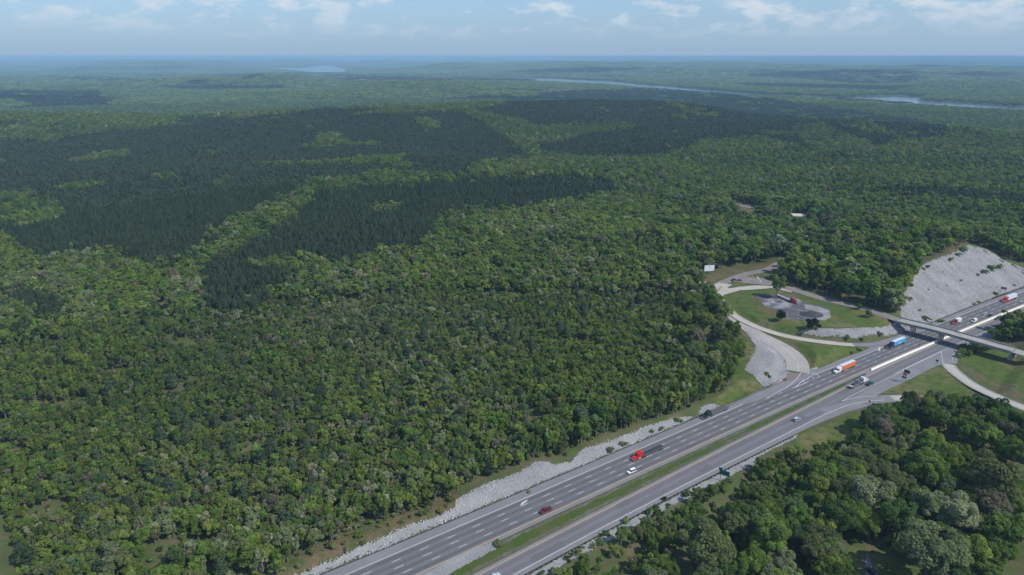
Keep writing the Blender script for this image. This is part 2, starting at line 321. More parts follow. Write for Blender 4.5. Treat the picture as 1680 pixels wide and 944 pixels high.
M_LAMPW = mat('lamp_lens', (0.8, 0.8, 0.78), 0.2); M_LAMPR = mat('tail_lens', (0.4, 0.02, 0.02), 0.3)
def paint(n, c, r=0.3): return mat(n, c, r, 0.0, spec=0.5)
# ------------------------------------------------------------------ object helpers
def link(o, parent=None):
    C.objects.link(o)
    if parent is not None: o.parent = parent
    return o
def tag(o, label=None, cat=None, group=None, kind=None):
    if label: o['label'] = label
    if cat: o['category'] = cat
    if group: o['group'] = group
    if kind: o['kind'] = kind
    return o
def empty(name, loc, rz=0, s=1):
    o = bpy.data.objects.new(name, None); o.location = loc; o.rotation_euler = (0, 0, rz); o.empty_display_size = 1; return link(o)
def mesh_np(name, V, Fq, m, uv=None, smooth=False):
    V = np.asarray(V, float); Fq = np.asarray(Fq, int); me = bpy.data.meshes.new(name); k = Fq.shape[1]
    me.vertices.add(len(V)); me.vertices.foreach_set('co', V.ravel())
    me.loops.add(Fq.size); me.loops.foreach_set('vertex_index', Fq.ravel().astype(np.int32))
    me.polygons.add(len(Fq)); me.polygons.foreach_set('loop_start', np.arange(0, Fq.size, k, dtype=np.int32))
    me.update(calc_edges=True)
    if smooth: me.polygons.foreach_set('use_smooth', np.ones(len(Fq), bool))
    if uv is not None:
        l = me.uv_layers.new(name='UVMap'); l.data.foreach_set('uv', np.asarray(uv)[Fq.ravel()].astype(np.float32).ravel())
    if m: me.materials.append(m)
    return me
class MB:
    def __init__(s): s.v = []; s.f = []
    def add(s, V, Fc):
        o = len(s.v); s.v += [tuple(map(float, p)) for p in V]; s.f += [tuple(i+o for i in f) for f in Fc]; return s
    def box(s, x0, x1, y0, y1, z0, z1):
        return s.add([(x, y, z) for z in (z0, z1) for x, y in ((x0, y0), (x1, y0), (x1, y1), (x0, y1))],
                     [(0, 3, 2, 1), (4, 5, 6, 7), (0, 1, 5, 4), (1, 2, 6, 5), (2, 3, 7, 6), (3, 0, 4, 7)])
    def prism(s, prof, y0, y1, top_in=0.0, ztop=None):   # side profile (x,z) between y0 and y1; points near ztop pulled in
        zs = [p[1] for p in prof]; lo, hi = min(zs), max(zs); n = len(prof); V = []
        for sd, y in ((1, y0), (-1, y1)):
            for x, z in prof: V.append((x, y+sd*top_in*((z-lo)/(hi-lo+1e-6)), z))
        Fc = [tuple(range(n))[::-1], tuple(range(n, 2*n))]
        for i in range(n): j = (i+1) % n; Fc.append((i, j, n+j, n+i))
        return s.add(V, Fc)
    def cyl(s, p, axis, r, L, n=12, r2=None):
        r2 = r if r2 is None else r2; V = []
        for k, rr in ((-0.5, r), (0.5, r2)):
            for i in range(n):
                a = 2*math.pi*i/n; c, d = math.cos(a)*rr, math.sin(a)*rr
                V.append({'y': (p[0]+c, p[1]+k*L, p[2]+d), 'z': (p[0]+c, p[1]+d, p[2]+k*L), 'x': (p[0]+k*L, p[1]+c, p[2]+d)}[axis])
        Fc = [tuple(range(n))[::-1], tuple(range(n, 2*n))]+[(i, (i+1) % n, n+(i+1) % n, n+i) for i in range(n)]
        return s.add(V, Fc)
    def mesh(s, name, m):
        me = bpy.data.meshes.new(name); me.from_pydata(s.v, [], s.f); me.update()
        import bmesh
        b = bmesh.new(); b.from_mesh(me); bmesh.ops.recalc_face_normals(b, faces=b.faces); b.to_mesh(me); b.free()
        me.materials.append(m); return me
    def build(s, name, m, parent=None, bevel=0):
        o = link(bpy.data.objects.new(name, s.mesh(name, m)), parent)
        if bevel:
            md = o.modifiers.new('bevel', 'BEVEL'); md.width = bevel; md.segments = 2; md.limit_method = 'ANGLE'
        return o
def structure(name, me, label=None):
    o = link(bpy.data.objects.new(name, me)); o['kind'] = 'structure'
    if label: o['label'] = label
    return o
def ribbon(name, line, halfL, halfR, m, dz=0.0, s0=None, s1=None, kind=True):
    P = np.asarray(line, float); T = np.gradient(P[:, :2], axis=0); T /= np.linalg.norm(T, axis=1)[:, None]; Nn = np.stack([T[:, 1], -T[:, 0]], 1)
    hl = np.broadcast_to(halfL, len(P)); hr = np.broadcast_to(halfR, len(P))
    a = np.c_[P[:, :2]-Nn*hl[:, None], P[:, 2]+dz]; b = np.c_[P[:, :2]+Nn*hr[:, None], P[:, 2]+dz]
    V = np.empty((2*len(P), 3)); V[0::2] = a; V[1::2] = b; n = len(P)
    Fc = [(2*i, 2*i+1, 2*i+3, 2*i+2) for i in range(n-1)]
    L = np.r_[0, np.cumsum(np.linalg.norm(np.diff(P[:, :2], axis=0), axis=1))]
    uv = np.empty((2*n, 2)); uv[0::2, 0] = 0; uv[1::2, 0] = 1; uv[:, 1] = np.repeat(L, 2)
    me = mesh_np(name, V, Fc, m, uv)
    return structure(name, me) if kind else me
def band(name, f0, f1, s0, s1, m, z, step=6, lanes=0, kind=True):   # strip between two t(s) curves
    s = np.arange(s0, s1+0.01, step) if s1-s0 > step else np.array([s0, s1]); a = f0(s); b = f1(s); k = max(1, lanes*1)
    n = len(s); V = []; uv = []
    for i in range(n):
        for j in (0, 1):
            t = a[i] if j == 0 else b[i]; p = ST(s[i], t); V.append((*p, z)); uv.append((j*k, s[i]))
    me = mesh_np(name, V, [(2*i, 2*i+2, 2*i+3, 2*i+1) for i in range(n-1)], m, uv)
    return structure(name, me) if kind else me
def drape(name, poly, m, res=1.0, dz=0.1, zf=None, rag=0.0, kind=True, label=None):
    P = np.asarray(poly); x0, y0 = P.min(0)-res; x1, y1 = P.max(0)+res
    nx = int((x1-x0)/res)+2; ny = int((y1-y0)/res)+2
    gx, gy = np.meshgrid(x0+np.arange(nx)*res, y0+np.arange(ny)*res, indexing='ij')
    d, _ = segdist(gx.ravel(), gy.ravel(), [(*p, 0) for p in list(map(tuple, P))+[tuple(P[0])]])
    ins = inpoly(gx.ravel(), gy.ravel(), P); sd = np.where(ins, d, -d)
    if rag: sd = sd+rag*(fbm(gx.ravel(), gy.ravel(), rag*5, 4, 3)-0.5)*2
    sd = sd.reshape(nx, ny); keep = (sd[:-1, :-1] > 0) & (sd[1:, :-1] > 0) & (sd[:-1, 1:] > 0) & (sd[1:, 1:] > 0)
    I = np.arange(nx*ny).reshape(nx, ny); a = I[:-1, :-1][keep]; b = I[1:, :-1][keep]; c = I[1:, 1:][keep]; e = I[:-1, 1:][keep]
    Fc = np.stack([a, b, c, e], 1); used = np.unique(Fc); rm = np.zeros(nx*ny, int); rm[used] = np.arange(len(used))
    X = gx.ravel()[used]; Y = gy.ravel()[used]; Z = (H(X, Y) if zf is None else zf(X, Y))+dz
    me = mesh_np(name, np.c_[X, Y, Z], rm[Fc], m, smooth=True)
    return structure(name, me, label) if kind else me
def pxpoly(l): 
    a = np.array(l, float); return GT(a[:, 0], a[:, 1])
def flat(l, z=0.0): return [tuple(G(x, y, z)) for x, y in l]
def flatsheet(name, poly, m, z, kind=True):
    from mathutils.geometry import tessellate_polygon
    V = [(*p, z) for p in poly]; tri = tessellate_polygon([[Vector(v) for v in V]])
    me = bpy.data.meshes.new(name); me.from_pydata(V, [], [tuple(t) for t in tri]); me.update()
    import bmesh
    b = bmesh.new(); b.from_mesh(me)
    bmesh.ops.recalc_face_normals(b, faces=b.faces)
    for f_ in b.faces:
        if f_.normal.z < 0: f_.normal_flip()
    b.to_mesh(me); b.free(); me.materials.append(m)
    return structure(name, me) if kind else me
#@@TERRAIN
# ------------------------------------------------------------------ terrain sheet
ang = np.concatenate([np.arange(-180, -60, 6), np.arange(-60, -44, 1.0), np.arange(-44, 44, 0.125), np.arange(44, 60, 1.0), np.arange(60, 180, 6)])
rad = np.concatenate([[3, 60, 110, 150, 170], np.arange(185, 720, 1.7), 720*1.0075**np.arange(0, 600)]); rad = rad[rad < 62000]
AA, RR = np.meshgrid(np.radians(ang), rad, indexing='xy'); X = (np.sin(AA)*RR).ravel(); Y = (np.cos(AA)*RR).ravel()
Z = np.concatenate([H(X[i:i+100000], Y[i:i+100000]) for i in range(0, len(X), 100000)])
# beyond the modelled woods the ground sheet itself carries the canopy
cano = sstep(5200, 7500, np.hypot(X, Y))*(river_in(X, Y) < -40)
na = len(ang); nr_ = len(rad); I = np.arange(na*nr_).reshape(nr_, na); J = np.roll(I, -1, axis=1)
Fc = np.stack([I[:-1], I[1:], J[1:], J[:-1]], -1).reshape(-1, 4)
me = mesh_np('ground', np.c_[X, Y, Z+cano*(9+14*(vnoise(X, Y, 60, 8)-0.3))], Fc, None, smooth=True)
at = me.attributes.new('canopy', 'FLOAT', 'POINT'); at.data.foreach_set('value', cano.astype(np.float32))
mg = MATS['woodland_soil']; t = mg.node_tree; b = t.nodes['Principled BSDF']; src = b.inputs['Base Color'].links[0].from_socket
co = nd(t, 'ShaderNodeTexCoord').outputs['Object']
na1 = nd(t, 'ShaderNodeTexNoise', Scale=0.012, Detail=8.0, Roughness=0.7); t.links.new(co, na1.inputs['Vector'])
c1 = ramp(t, na1.outputs[0], [(0.36, (0.045, 0.085, 0.035)), (0.48, (0.07, 0.12, 0.04)), (0.58, (0.11, 0.16, 0.055)), (0.70, (0.19, 0.22, 0.10))])
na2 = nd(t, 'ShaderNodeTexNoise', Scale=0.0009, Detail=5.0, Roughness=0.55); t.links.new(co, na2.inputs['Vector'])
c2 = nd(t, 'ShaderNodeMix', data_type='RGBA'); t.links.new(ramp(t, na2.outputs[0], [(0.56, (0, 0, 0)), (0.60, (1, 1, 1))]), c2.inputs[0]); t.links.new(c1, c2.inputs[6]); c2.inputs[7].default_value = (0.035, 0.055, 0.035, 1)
ca = nd(t, 'ShaderNodeAttribute', attribute_name='canopy'); mx = nd(t, 'ShaderNodeMix', data_type='RGBA')
t.links.new(ca.outputs['Fac'], mx.inputs[0]); t.links.new(src, mx.inputs[6]); t.links.new(c2.outputs[2], mx.inputs[7]); t.links.new(mx.outputs[2], b.inputs['Base Color'])
bn = nd(t, 'ShaderNodeTexNoise', Scale=0.03, Detail=6.0); t.links.new(co, bn.inputs['Vector'])
bp = nd(t, 'ShaderNodeBump', Distance=12.0); t.links.new(math_(t, 'MULTIPLY', ca.outputs['Fac'], 0.9), bp.inputs['Strength']); t.links.new(bn.outputs[0], bp.inputs['Height']); t.links.new(bp.outputs[0], b.inputs['Normal'])
me.materials.append(mg); structure('ground', me, 'rolling wooded ground reaching to the horizon')
wp = [(math.sin(a)*64000, math.cos(a)*64000, -50) for a in np.linspace(0, 2*math.pi, 48, endpoint=False)]
me = bpy.data.meshes.new('river'); me.from_pydata(wp, [], [tuple(range(48))]); me.update(); me.materials.append(M_WATER)
structure('river', me, 'broad river and lake winding behind the wooded hills')
# fair-weather clouds high above the air layer; they throw the broad shadows on the far hills
def cloud(px, py, wx, wy, alt=1500):
    g_ = G(px, py, -10); c_ = np.array((*g_, -10))+np.array(sun_dir)/sun_dir[2]*(alt+10); r2_ = np.random.default_rng(int(px+py)); P_, F_ = [], []
    import bmesh
    b = bmesh.new()
    for i in range(22):
        a_ = r2_.random()*6.283; q_ = r2_.random()**0.6; m_ = bmesh.ops.create_icosphere(b, subdivisions=2, radius=1.0)
        sc_ = (0.22+0.2*r2_.random())*(1.15-0.5*q_)
        for v in m_['verts']: v.co = Vector((v.co.x*wx*sc_+math.cos(a_)*q_*wx*0.5, v.co.y*wy*sc_+math.sin(a_)*q_*wy*0.5, max(v.co.z, -0.25)*130*(1.2-q_)))
    me_ = bpy.data.meshes.new('cloud'); b.to_mesh(me_); b.free(); me_.materials.append(mat('cloud_white', (0.85, 0.86, 0.88), 1.0, spec=0)); o_ = structure('cloud', me_); o_.location = tuple(c_)
for a_ in ((1430, 124, 2300, 900), (1210, 107, 4200, 1700), (70, 155, 700, 350), (960, 118, 1500, 700), (250, 112, 2200, 900), (1600, 113, 2500, 1200), (380, 140, 800, 350)): cloud(*a_)
# air
hz = MB().add([(x, y, z) for z in (-61, 187.5) for x, y in ((-65000, -65000), (65000, -65000), (65000, 65000), (-65000, 65000))],
              [(0, 3, 2, 1), (4, 5, 6, 7), (0, 1, 5, 4), (1, 2, 6, 5), (2, 3, 7, 6), (3, 0, 4, 7)])
hm = bpy.data.materials.new('air'); hm.use_nodes = True; t = hm.node_tree; t.nodes.clear()
o_ = nd(t, 'ShaderNodeOutputMaterial'); pv = nd(t, 'ShaderNodeVolumePrincipled'); pv.inputs['Density'].default_value = HAZE_DENSITY
pv.inputs['Color'].default_value = (0.47, 0.77, 1.0, 1); pv.inputs['Anisotropy'].default_value = -0.12
t.links.new(pv.outputs[0], o_.inputs['Volume'])
ho = hz.build('haze', hm); tag(ho, 'thin blue haze over the far hills', 'haze', kind='stuff')
#@@ROADS
# ------------------------------------------------------------------ highway
c0 = lambda c: (lambda s: np.asarray(s)*0+c)
off = lambda f, d: (lambda s: f(s)+d)
Z1, Z2, Z3 = 0.03, 0.036, 0.042
band('shoulder', tA, off(tB, 0.0), -600, S_MAX, M_SHOUL, Z1)
o = band('southbound_carriageway', off(tB, 0.0), off(tD, 0.0), -600, S_MAX, M_ASPH, Z1, lanes=4)
band('inner_shoulder', off(tD, 0.0), off(tD, 2.2), -600, S_MAX, M_SHOUL, Z1)
band('northbound_carriageway', off(tE, 0.0), off(tF, 0.0), -600, S_MAX, M_ASPH2, Z1, lanes=2)
band('inner_shoulder', off(tE, -1.6), off(tE, 0.0), -600, S_MAX, M_SHOUL, Z1)
band('outer_shoulder', off(tF, 0.0), lambda s: tF(s)+np.where(s < 150, 2.9, 3.2), -600, S_MAX, M_SHOUL, Z1)
band('median_paving', off(tD, 2.2), off(tE, -1.6), 236, S_MAX, M_SHOUL, Z1)
def paintline(name, f, wd, s0, s1, m, z=Z2, step=6): return band(name, off(f, -wd/2), off(f, wd/2), s0, s1, m, z, step, kind=False)
def join(name, meshes, m, label=None):
    V = []; Fq = []; o = 0
    for me in meshes:
        V += [tuple(v.co) for v in me.vertices]; Fq += [tuple(i+o for i in p.vertices) for p in me.polygons]; o = len(V)
    me = bpy.data.meshes.new(name); me.from_pydata(V, [], Fq); me.update(); me.materials.append(m); return structure(name, me, label)
join('white_edge_line', [paintline('l', tB, 0.32, -600, 168, M_LINE)], M_LINE)
join('white_edge_line', [paintline('l', tB, 0.32, 205, S_MAX, M_LINE)], M_LINE)
join('white_edge_line', [paintline('l', tF, 0.30, -600, 182, M_LINE), paintline('l', tF, 0.25, 250, S_MAX, M_LINE)], M_LINE)
join('yellow_edge_line', [paintline('l', tD, 0.36, -600, S_MAX, M_YEL)], M_YEL)
join('yellow_edge_line', [paintline('l', tE, 0.36, -600, S_MAX, M_YEL)], M_YEL)
dash = []
for k, ph in ((1, 0.0), (2, -0.6), (3, 1.1)):
    f = lambda s, k=k: tB(s)+(tD(s)-tB(s))*k/4
    for c in np.arange(-30*12.2, 70*12.2, 12.2): dash.append(paintline('l', f, 0.24 if c < 400 else 0.3, c+ph-1.9, c+ph+1.9, M_LINE, step=10))
join('lane_dashes', dash, M_LINE)
dash = [paintline('l', lambda s: (tE(s)+tF(s))/2, 0.16, c-1.6, c+1.6, M_LINE, step=10) for c in np.arange(-366, 850, 12.2)]
join('lane_dashes', dash, mat('worn_white_paint', (0.22, 0.22, 0.225), 0.8))
pt = [band('p', lambda s, a=a: tE(s)+a, lambda s, b=b: tE(s)+b, s0, s1, M_LINE, Z2-0.003, step=8, kind=False) for s0, s1, a, b in ((20, 33, .3, 3.5), (70, 78, 3.9, 7.2), (96, 118, .3, 3.6), (-30, -12, 3.9, 7.3), (150, 158, 4, 7.4), (196, 214, .3, 3.5))]
join('asphalt_patch', pt, mat('patched_asphalt', (0.125, 0.125, 0.132), 0.9, noise=[(1.5, (0.15, 0.15, 0.155), 0.45, 0.7, 5.0)]))
pt = [band('p', lambda s, a=a: tD(s)-a-0.06, lambda s, a=a: tD(s)-a+0.06, s0, s1, M_LINE, Z2-0.002, step=8, kind=False) for s0, s1, a in ((-60, -20, 1.9), (10, 52, 5.4), (60, 130, 1.6), (140, 200, 9.2), (-20, 40, 12.3), (100, 165, 5.6))]
join('tar_sealed_cracks', pt, M_DARK)
# painted arrow on the near lane
ar = []
join('lane_arrow', [flatsheet('a', flat([(853, 829.5), (856, 825), (862, 821.5), (866, 820), (864, 823), (858, 827.5), (861, 827)]), M_LINE, Z2, kind=False)], M_LINE)
# dark joint between paving and stones
join('gutter', [paintline('l', off(tA, -0.35), 0.7, -600, 150, M_DARK, z=0.05), paintline('l', off(tA, -0.5), 0.8, 322, 640, M_DARK, z=0.05)], M_DARK)
# ------------------------------------------------------------------ slip roads
def lz(L): return lambda x, y: segdist(x, y, [tuple(p) for p in L])[1]
flatsheet('acceleration_lane', flat([(1202, 667), (1225, 655), (1252, 641), (1266, 634), (1285, 623), (1290, 611), (1312, 606), (1345, 606), (1350, 607), (1330, 618), (1290, 638), (1240, 659)]), M_SHOUL, 0.045)
LON = LINE_ON; _k = int(np.argmin(np.hypot(LON[:, 0]-G(1306, 610)[0], LON[:, 1]-G(1306, 610)[1]))); LON = LON[:_k+1]
ribbon('on_ramp', LON, np.interp(np.arange(len(LON)), np.linspace(0, len(LON)-1, 7), [3, 3.5, 5, 5.5, 6, 6.5, 6.5]),
       np.interp(np.arange(len(LON)), np.linspace(0, len(LON)-1, 7), [3, 3.5, 4, 5, 6.5, 7, 7]), M_RCONC, 0.02)
_k = int(np.argmin(np.hypot(LINE_OFF[:, 0]-G(1398, 566)[0], LINE_OFF[:, 1]-G(1398, 566)[1])))
ribbon('off_ramp', LINE_OFF[:_k+1], 2.9, 2.9, M_CONC, 0.035); ribbon('off_ramp_asphalt', LINE_OFF[_k:], 3.4, 2.6, M_SHOUL, 0.035)
flatsheet('ramp_gore_paving', flat([(1396, 568), (1430, 562), (1478, 551), (1505, 540), (1507, 548), (1446, 573), (1425, 571)]), M_SHOUL, 0.028)
ribbon('off_ramp_shoulder', LINE_OFF[:len(LINE_OFF)*2//3], 4.2, 2.5, M_SHOUL, 0.012)
flatsheet('ramp_nose', flat([(1286, 617), (1297, 612), (1312, 608), (1328, 608.6), (1318, 616), (1300, 625), (1283, 628), (1268, 636), (1262, 633)]), mat('reddish_asphalt', (0.20, 0.165, 0.15), 0.9), 0.052)
flatsheet('on_ramp_gravel_flare', flat([(1292, 572), (1305, 572), (1318, 580), (1334, 594), (1345, 608), (1310, 609), (1300, 590)]), M_RCONC, 0.03)
ribbon('side_road', LINE_LOCAL, 4.2, 4.2, M_OLDROAD, 0.02)
ov = LINE_OVER; d_, _ = None, None
s_ov, t_ov = toST(ov[:, 0], ov[:, 1])
left = ov[(t_ov < -11.5)]; right = ov[(t_ov > 56)]
ribbon('side_road', left, 4.4, 4.4, M_OLDROAD, 0.03); ribbon('side_road', right, 4.4, 4.4, M_DECK, 0.03)
ribbon('connector', LINE_CONN, 2.6, 2.6, M_CONC, 0.055)
drape('junction_paving', [tuple(G(x, y, ZI)) for x, y in [(1163, 471), (1178, 464), (1203, 467), (1194, 473), (1215, 472), (1262, 470), (1262, 474), (1215, 477), (1190, 484), (1176, 491), (1166, 480)]], M_CONC, 0.7, 0.10, zf=lambda x, y: x*0+ZI)
drape('junction_paving', [tuple(G(x, y, ZI)) for x, y in [(1203, 459), (1222, 453), (1243, 450.5), (1258, 459), (1290, 472), (1288, 475), (1262, 469), (1240, 467), (1214, 464), (1199, 462.5)]], M_OLDROAD, 0.7, 0.07, zf=lambda x, y: x*0+ZI+0.1)
drape('grass_island', [tuple(G(x, y, ZI)) for x, y in [(1193, 472.6), (1205, 466), (1212, 464.5), (1225, 465.5), (1238, 468), (1222, 470.3), (1208, 471)]], M_GRASS, 0.5, 0.22, zf=lambda x, y: x*0+ZI)
def gline(l, wd, z, m=M_LINE): return ribbon('l', smooth_line([(*G(x, y, z), z) for x, y in l], 2), wd/2, wd/2, m, 0, kind=False)
join('painted_chevrons', [gline([(1224.5, 457.3), (1244, 451)], 0.5, 6.8), gline([(1244, 451), (1243.4, 456), (1249.5, 463.5)], 0.7, 6.8), gline([(1228, 460), (1233, 458.5), (1246, 463)], 0.4, 6.8), gline([(1203, 460), (1213, 463.5)], 0.4, 6.8)], M_LINE)
drape('faded_patch', [tuple(G(x, y, ZI)) for x, y in [(1173, 479), (1182, 469.5), (1186, 470), (1177, 481)]], M_ORSTR, 0.4, 0.13, zf=lambda x, y: x*0+ZI)
join('off_ramp_dark_joint', [ribbon('l', LINE_OFF[len(LINE_OFF)//6:len(LINE_OFF)//2]+np.array([0, 0, 0.05]), 3.4, -2.7, M_ORSTR, 0, kind=False)], M_ORSTR)
join('ramp_edge_lines', [ribbon('l', LON[len(LON)//5:]+np.array([0, 0, 0.07]), 0.15, 0.15, M_LINE, 0, kind=False),
     gline([(1258, 653.5), (1275, 644), (1290, 636), (1303, 626), (1311, 617), (1315, 609)], 0.35, 0.07)], M_LINE)
join('gore_chevrons', [gline(l, 0.42, 0.07) for l in ([(1304, 636), (1318, 624)], [(1317, 627.5), (1322, 622.5), (1327, 624)], [(1324, 622), (1330, 618), (1336, 621.5)], [(1331, 613.5), (1338, 613), (1344, 618)], [(1324, 628), (1303, 636.3)])], M_LINE)
join('gore_chevrons', [gline([(1443.5, 569.5), (1442, 576)], 1.0, 0.07), gline([(1420, 565), (1443, 570)], 0.35, 0.07)], M_LINE)
# off side
flatsheet('deceleration_lane', flat([(1320, 696), (1371, 672.5), (1405, 652), (1460, 618), (1525, 585), (1600, 546), (1640, 530), (1640, 538), (1625, 560), (1600, 565), (1590, 570), (1574, 583), (1570, 597), (1545, 598), (1535, 601), (1505, 617), (1440, 648), (1436, 652), (1488, 646.5), (1500, 650), (1490, 658), (1440, 662), (1390, 676), (1350, 692), (1310, 709)]), M_SHOUL, 0.024)
ribbon('exit_ramp', LINE_R1, 3.2, 3.6, M_SHOUL, 0.03)
ribbon('exit_ramp_slab', LINE_R1[int(len(LINE_R1)*0.30):], 2.6, 2.8, M_CONC, 0.05)
i0 = int(np.argmin(np.hypot(LINE_R2[:, 0]-G(1553, 598)[0], LINE_R2[:, 1]-G(1553, 598)[1])))
ribbon('entrance_ramp_shoulder', LINE_R2[i0:], 4.2, 4.0, M_GRAVEL, 0.03)
ribbon('entrance_ramp', LINE_R2[i0:], 2.7, 2.7, M_CONC, 0.06)
join('exit_lines', [gline([(1355, 680), (1367, 674.3), (1390, 665.5), (1419, 659), (1450, 656.8), (1486, 656)], 0.3, 0.08), gline([(1381, 658.5), (1399, 648.5), (1419, 638.5)], 0.3, 0.08),
     gline([(1381, 658.5), (1400, 653.5), (1419, 651), (1450, 649.5), (1482, 648.5)], 0.3, 0.08), gline([(1544, 577), (1546, 590), (1548, 597)], 0.3, 0.08), gline([(1480, 608), (1544, 577)], 0.3, 0.08), gline([(1572, 575), (1563, 583), (1564, 596)], 0.2, 0.08), gline([(1419, 638.5), (1450, 624), (1480, 610)], 0.2, 0.08)], M_LINE)
# ------------------------------------------------------------------ verges and stones
M_MEDG = mat('median_edge_soil', (0.125, 0.12, 0.085), 0.95, noise=[(0.5, (0.09, 0.105, 0.05), 0.42, 0.65, 6.0), (0.1, (0.17, 0.165, 0.14), 0.5, 0.7, 5.0)], bump=(1.4, 0.6, 0.2), spec=0.1)
drape('median_edge', [tuple(ST(s, tD(s)+2.0)) for s in np.arange(-300, 238, 6)]+[tuple(ST(s, tE(s)-1.4)) for s in np.arange(236, -302, -6)], M_MEDG, 1.0, 0.10, rag=0.3)
md0 = lambda s: tD(s)+2.0+0.20*(tE(s)-tD(s)-3.4); md1 = lambda s: tE(s)-1.4-0.22*(tE(s)-tD(s)-3.4)
drape('median', [tuple(ST(s, md0(s))) for s in np.arange(-300, 234, 6)]+[tuple(ST(s, md1(s))) for s in np.arange(230, -302, -6)], M_MEDIAN, 0.7, 0.16, rag=1.1, label='grass median between the two carriageways')
drape('gravel_pad', flat([(680, 950), (742, 915), (775, 900), (808, 889), (817, 893), (812, 902), (770, 925), (735, 944), (700, 965)]), M_RIP, 0.6, 0.2, rag=0.6)
RIP1_PX = [(484, 942), (566, 907), (631, 878), (668, 862), (715.5, 846), (746, 833), (750, 818), (780, 801.6), (804, 791), (840, 778.5), (862, 767), (880, 757), (895, 757), (912, 761), (939, 757.6), (947, 741.7), (964, 733), (980, 728.7), (1022, 714.5), (1063, 697.7), (1097, 687.7), (1122, 683.5), (1140.7, 683.5), (1147, 670), (1157, 662.6), (1172.5, 661.8), (1189, 667)]
rip1 = [tuple(p) for p in pxpoly(RIP1_PX)]
rip1 = [tuple(ST(-260, -30)), tuple(ST(-160, -22))]+rip1+[tuple(ST(s, tA(s)-0.7)) for s in np.arange(136, -262, -6)]
RIP2 = flat([(1222, 551.7), (1237, 571), (1238, 582), (1218.7, 612), (1240.5, 625), (1255.6, 633.7), (1270.6, 630.4), (1287.4, 622), (1293, 610), (1291, 595), (1283, 583.5), (1269, 572), (1253, 560), (1235.5, 550), (1222, 543)], 0.6)
RIP3 = pxpoly([(1306, 549), (1320, 539.5), (1387, 539), (1430, 538), (1456, 534), (1465, 523), (1480, 526), (1492, 543), (1480, 547), (1453.8, 553), (1403.7, 558), (1353.6, 553)])
RIP4 = pxpoly([(1477, 519), (1477, 497), (1484, 478), (1500, 452), (1514, 433.5), (1534, 425), (1556, 417.6), (1575, 408), (1589, 401.7), (1601, 405), (1622.6, 411.8), (1642.7, 425), (1664, 433.5), (1680, 440), (1720, 452)])
s4 = np.arange(590, 322, -6.0); RIP4 = [tuple(p) for p in RIP4]+[tuple(ST(s, tA(s)-1.0)) for s in s4]
RIPS = [np.array(p) for p in (rip1, RIP2, RIP3, RIP4)]
for nm, p in zip(('stone_verge', 'stone_bank', 'stone_embankment', 'stone_cut_slope'), RIPS): drape(nm, p, M_RIP, 0.9, 0.10, rag=0.9)
drape('dry_verge', np.array([tuple(p) for p in pxpoly([(430, 950), (520, 895), (600, 862), (680, 835), (742, 808), (765, 815), (746, 835), (715, 848), (668, 865), (631, 880), (566, 910), (484, 950)])]), M_VERGE, 1.0, 0.06, rag=1.5)
drape('grass_verge', pxpoly([(1150, 672), (1165, 655), (1190, 640), (1200, 610), (1210, 585), (1217, 560), (1215, 548), (1224, 553), (1238, 571), (1239, 582), (1220, 612), (1240, 625), (1257, 634), (1225, 651), (1194, 666), (1189, 668), (1173, 662)]), M_GRASS, 1.0, 0.07, rag=0.8)
drape('grass_island', ISLAND, M_GRASS, 0.8, 0.06, rag=0.4, label='grass plateau inside the ramps')
drape('grass_gore', pxpoly([(1297, 558), (1320, 559), (1360, 565), (1400, 570), (1428, 573), (1400, 583), (1365, 597), (1340, 606), (1333, 596), (1322, 583), (1308, 571)]), M_GRASS, 0.7, 0.07, rag=0.6)
drape('gravel_strip', flat([(1345, 606), (1365, 595), (1400, 581), (1440, 571), (1442, 576), (1400, 592), (1365, 603)]), M_GRAVEL, 0.6, 0.085)
drape('gravel_lot', [tuple(G(x, y, ZI)) for x, y in [(1232, 487), (1240, 483), (1262, 483), (1290, 485), (1325, 497), (1357, 505), (1366, 515), (1360, 524), (1345, 528), (1320, 527), (1292, 524), (1268, 517), (1248, 508), (1238, 498)]], M_LOT, 0.7, 0.11, rag=1.2)
drape('pale_gravel_patch', [tuple(G(x, y, ZI)) for x, y in [(1318, 499), (1345, 503), (1364, 510), (1365, 519), (1352, 526), (1338, 524), (1345, 514), (1322, 508)]], M_GRAVEL, 0.6, 0.14, rag=2.4)
drape('bare_soil_patch', [tuple(G(x, y, ZI)) for x, y in [(1234, 485), (1242, 486), (1252, 500), (1270, 509), (1290, 518), (1284, 523), (1262, 516), (1244, 507), (1236, 496)]], M_VERGE, 0.6, 0.15, rag=2.2)
drape('grass_gore', pxpoly([(1441, 646), (1500, 618.5), (1533, 602), (1545, 600), (1560, 612), (1585, 633), (1600, 645), (1560, 647), (1500, 646)]), M_GRASS, 0.8, 0.09, rag=0.5)
drape('grass_field', pxpoly([(1574, 590), (1577, 581), (1600, 573), (1640, 572), (1700, 583), (1760, 600), (1850, 640), (1800, 690), (1700, 655), (1640, 630), (1600, 610)]), M_GRASS, 1.2, 0.09, rag=0.8)
drape('grass_verge', pxpoly([(1306, 714), (1365, 690), (1440, 666), (1490, 661), (1540, 661), (1600, 672), (1560, 690), (1480, 700), (1420, 720), (1380, 745), (1330, 745), (1300, 730)]), M_GRASS, 1.0, 0.07, rag=1.0)
drape('gravel_verge', [tuple(ST(s, tF(s)+2.9)) for s in np.arange(-300, 142, 6)]+[tuple(ST(s, tG(s)+(4.5 if s < 100 else 2.0))) for s in np.arange(138, -302, -6)], M_GRAVEL, 0.8, 0.07, rag=0.6)
drape('dry_verge', pxpoly([(1150, 452), (1175, 446), (1262, 428), (1263, 437), (1228, 446), (1200, 455), (1175, 466), (1160, 472), (1145, 466)]), M_VERGE, 1.0, 0.10, rag=1.0)
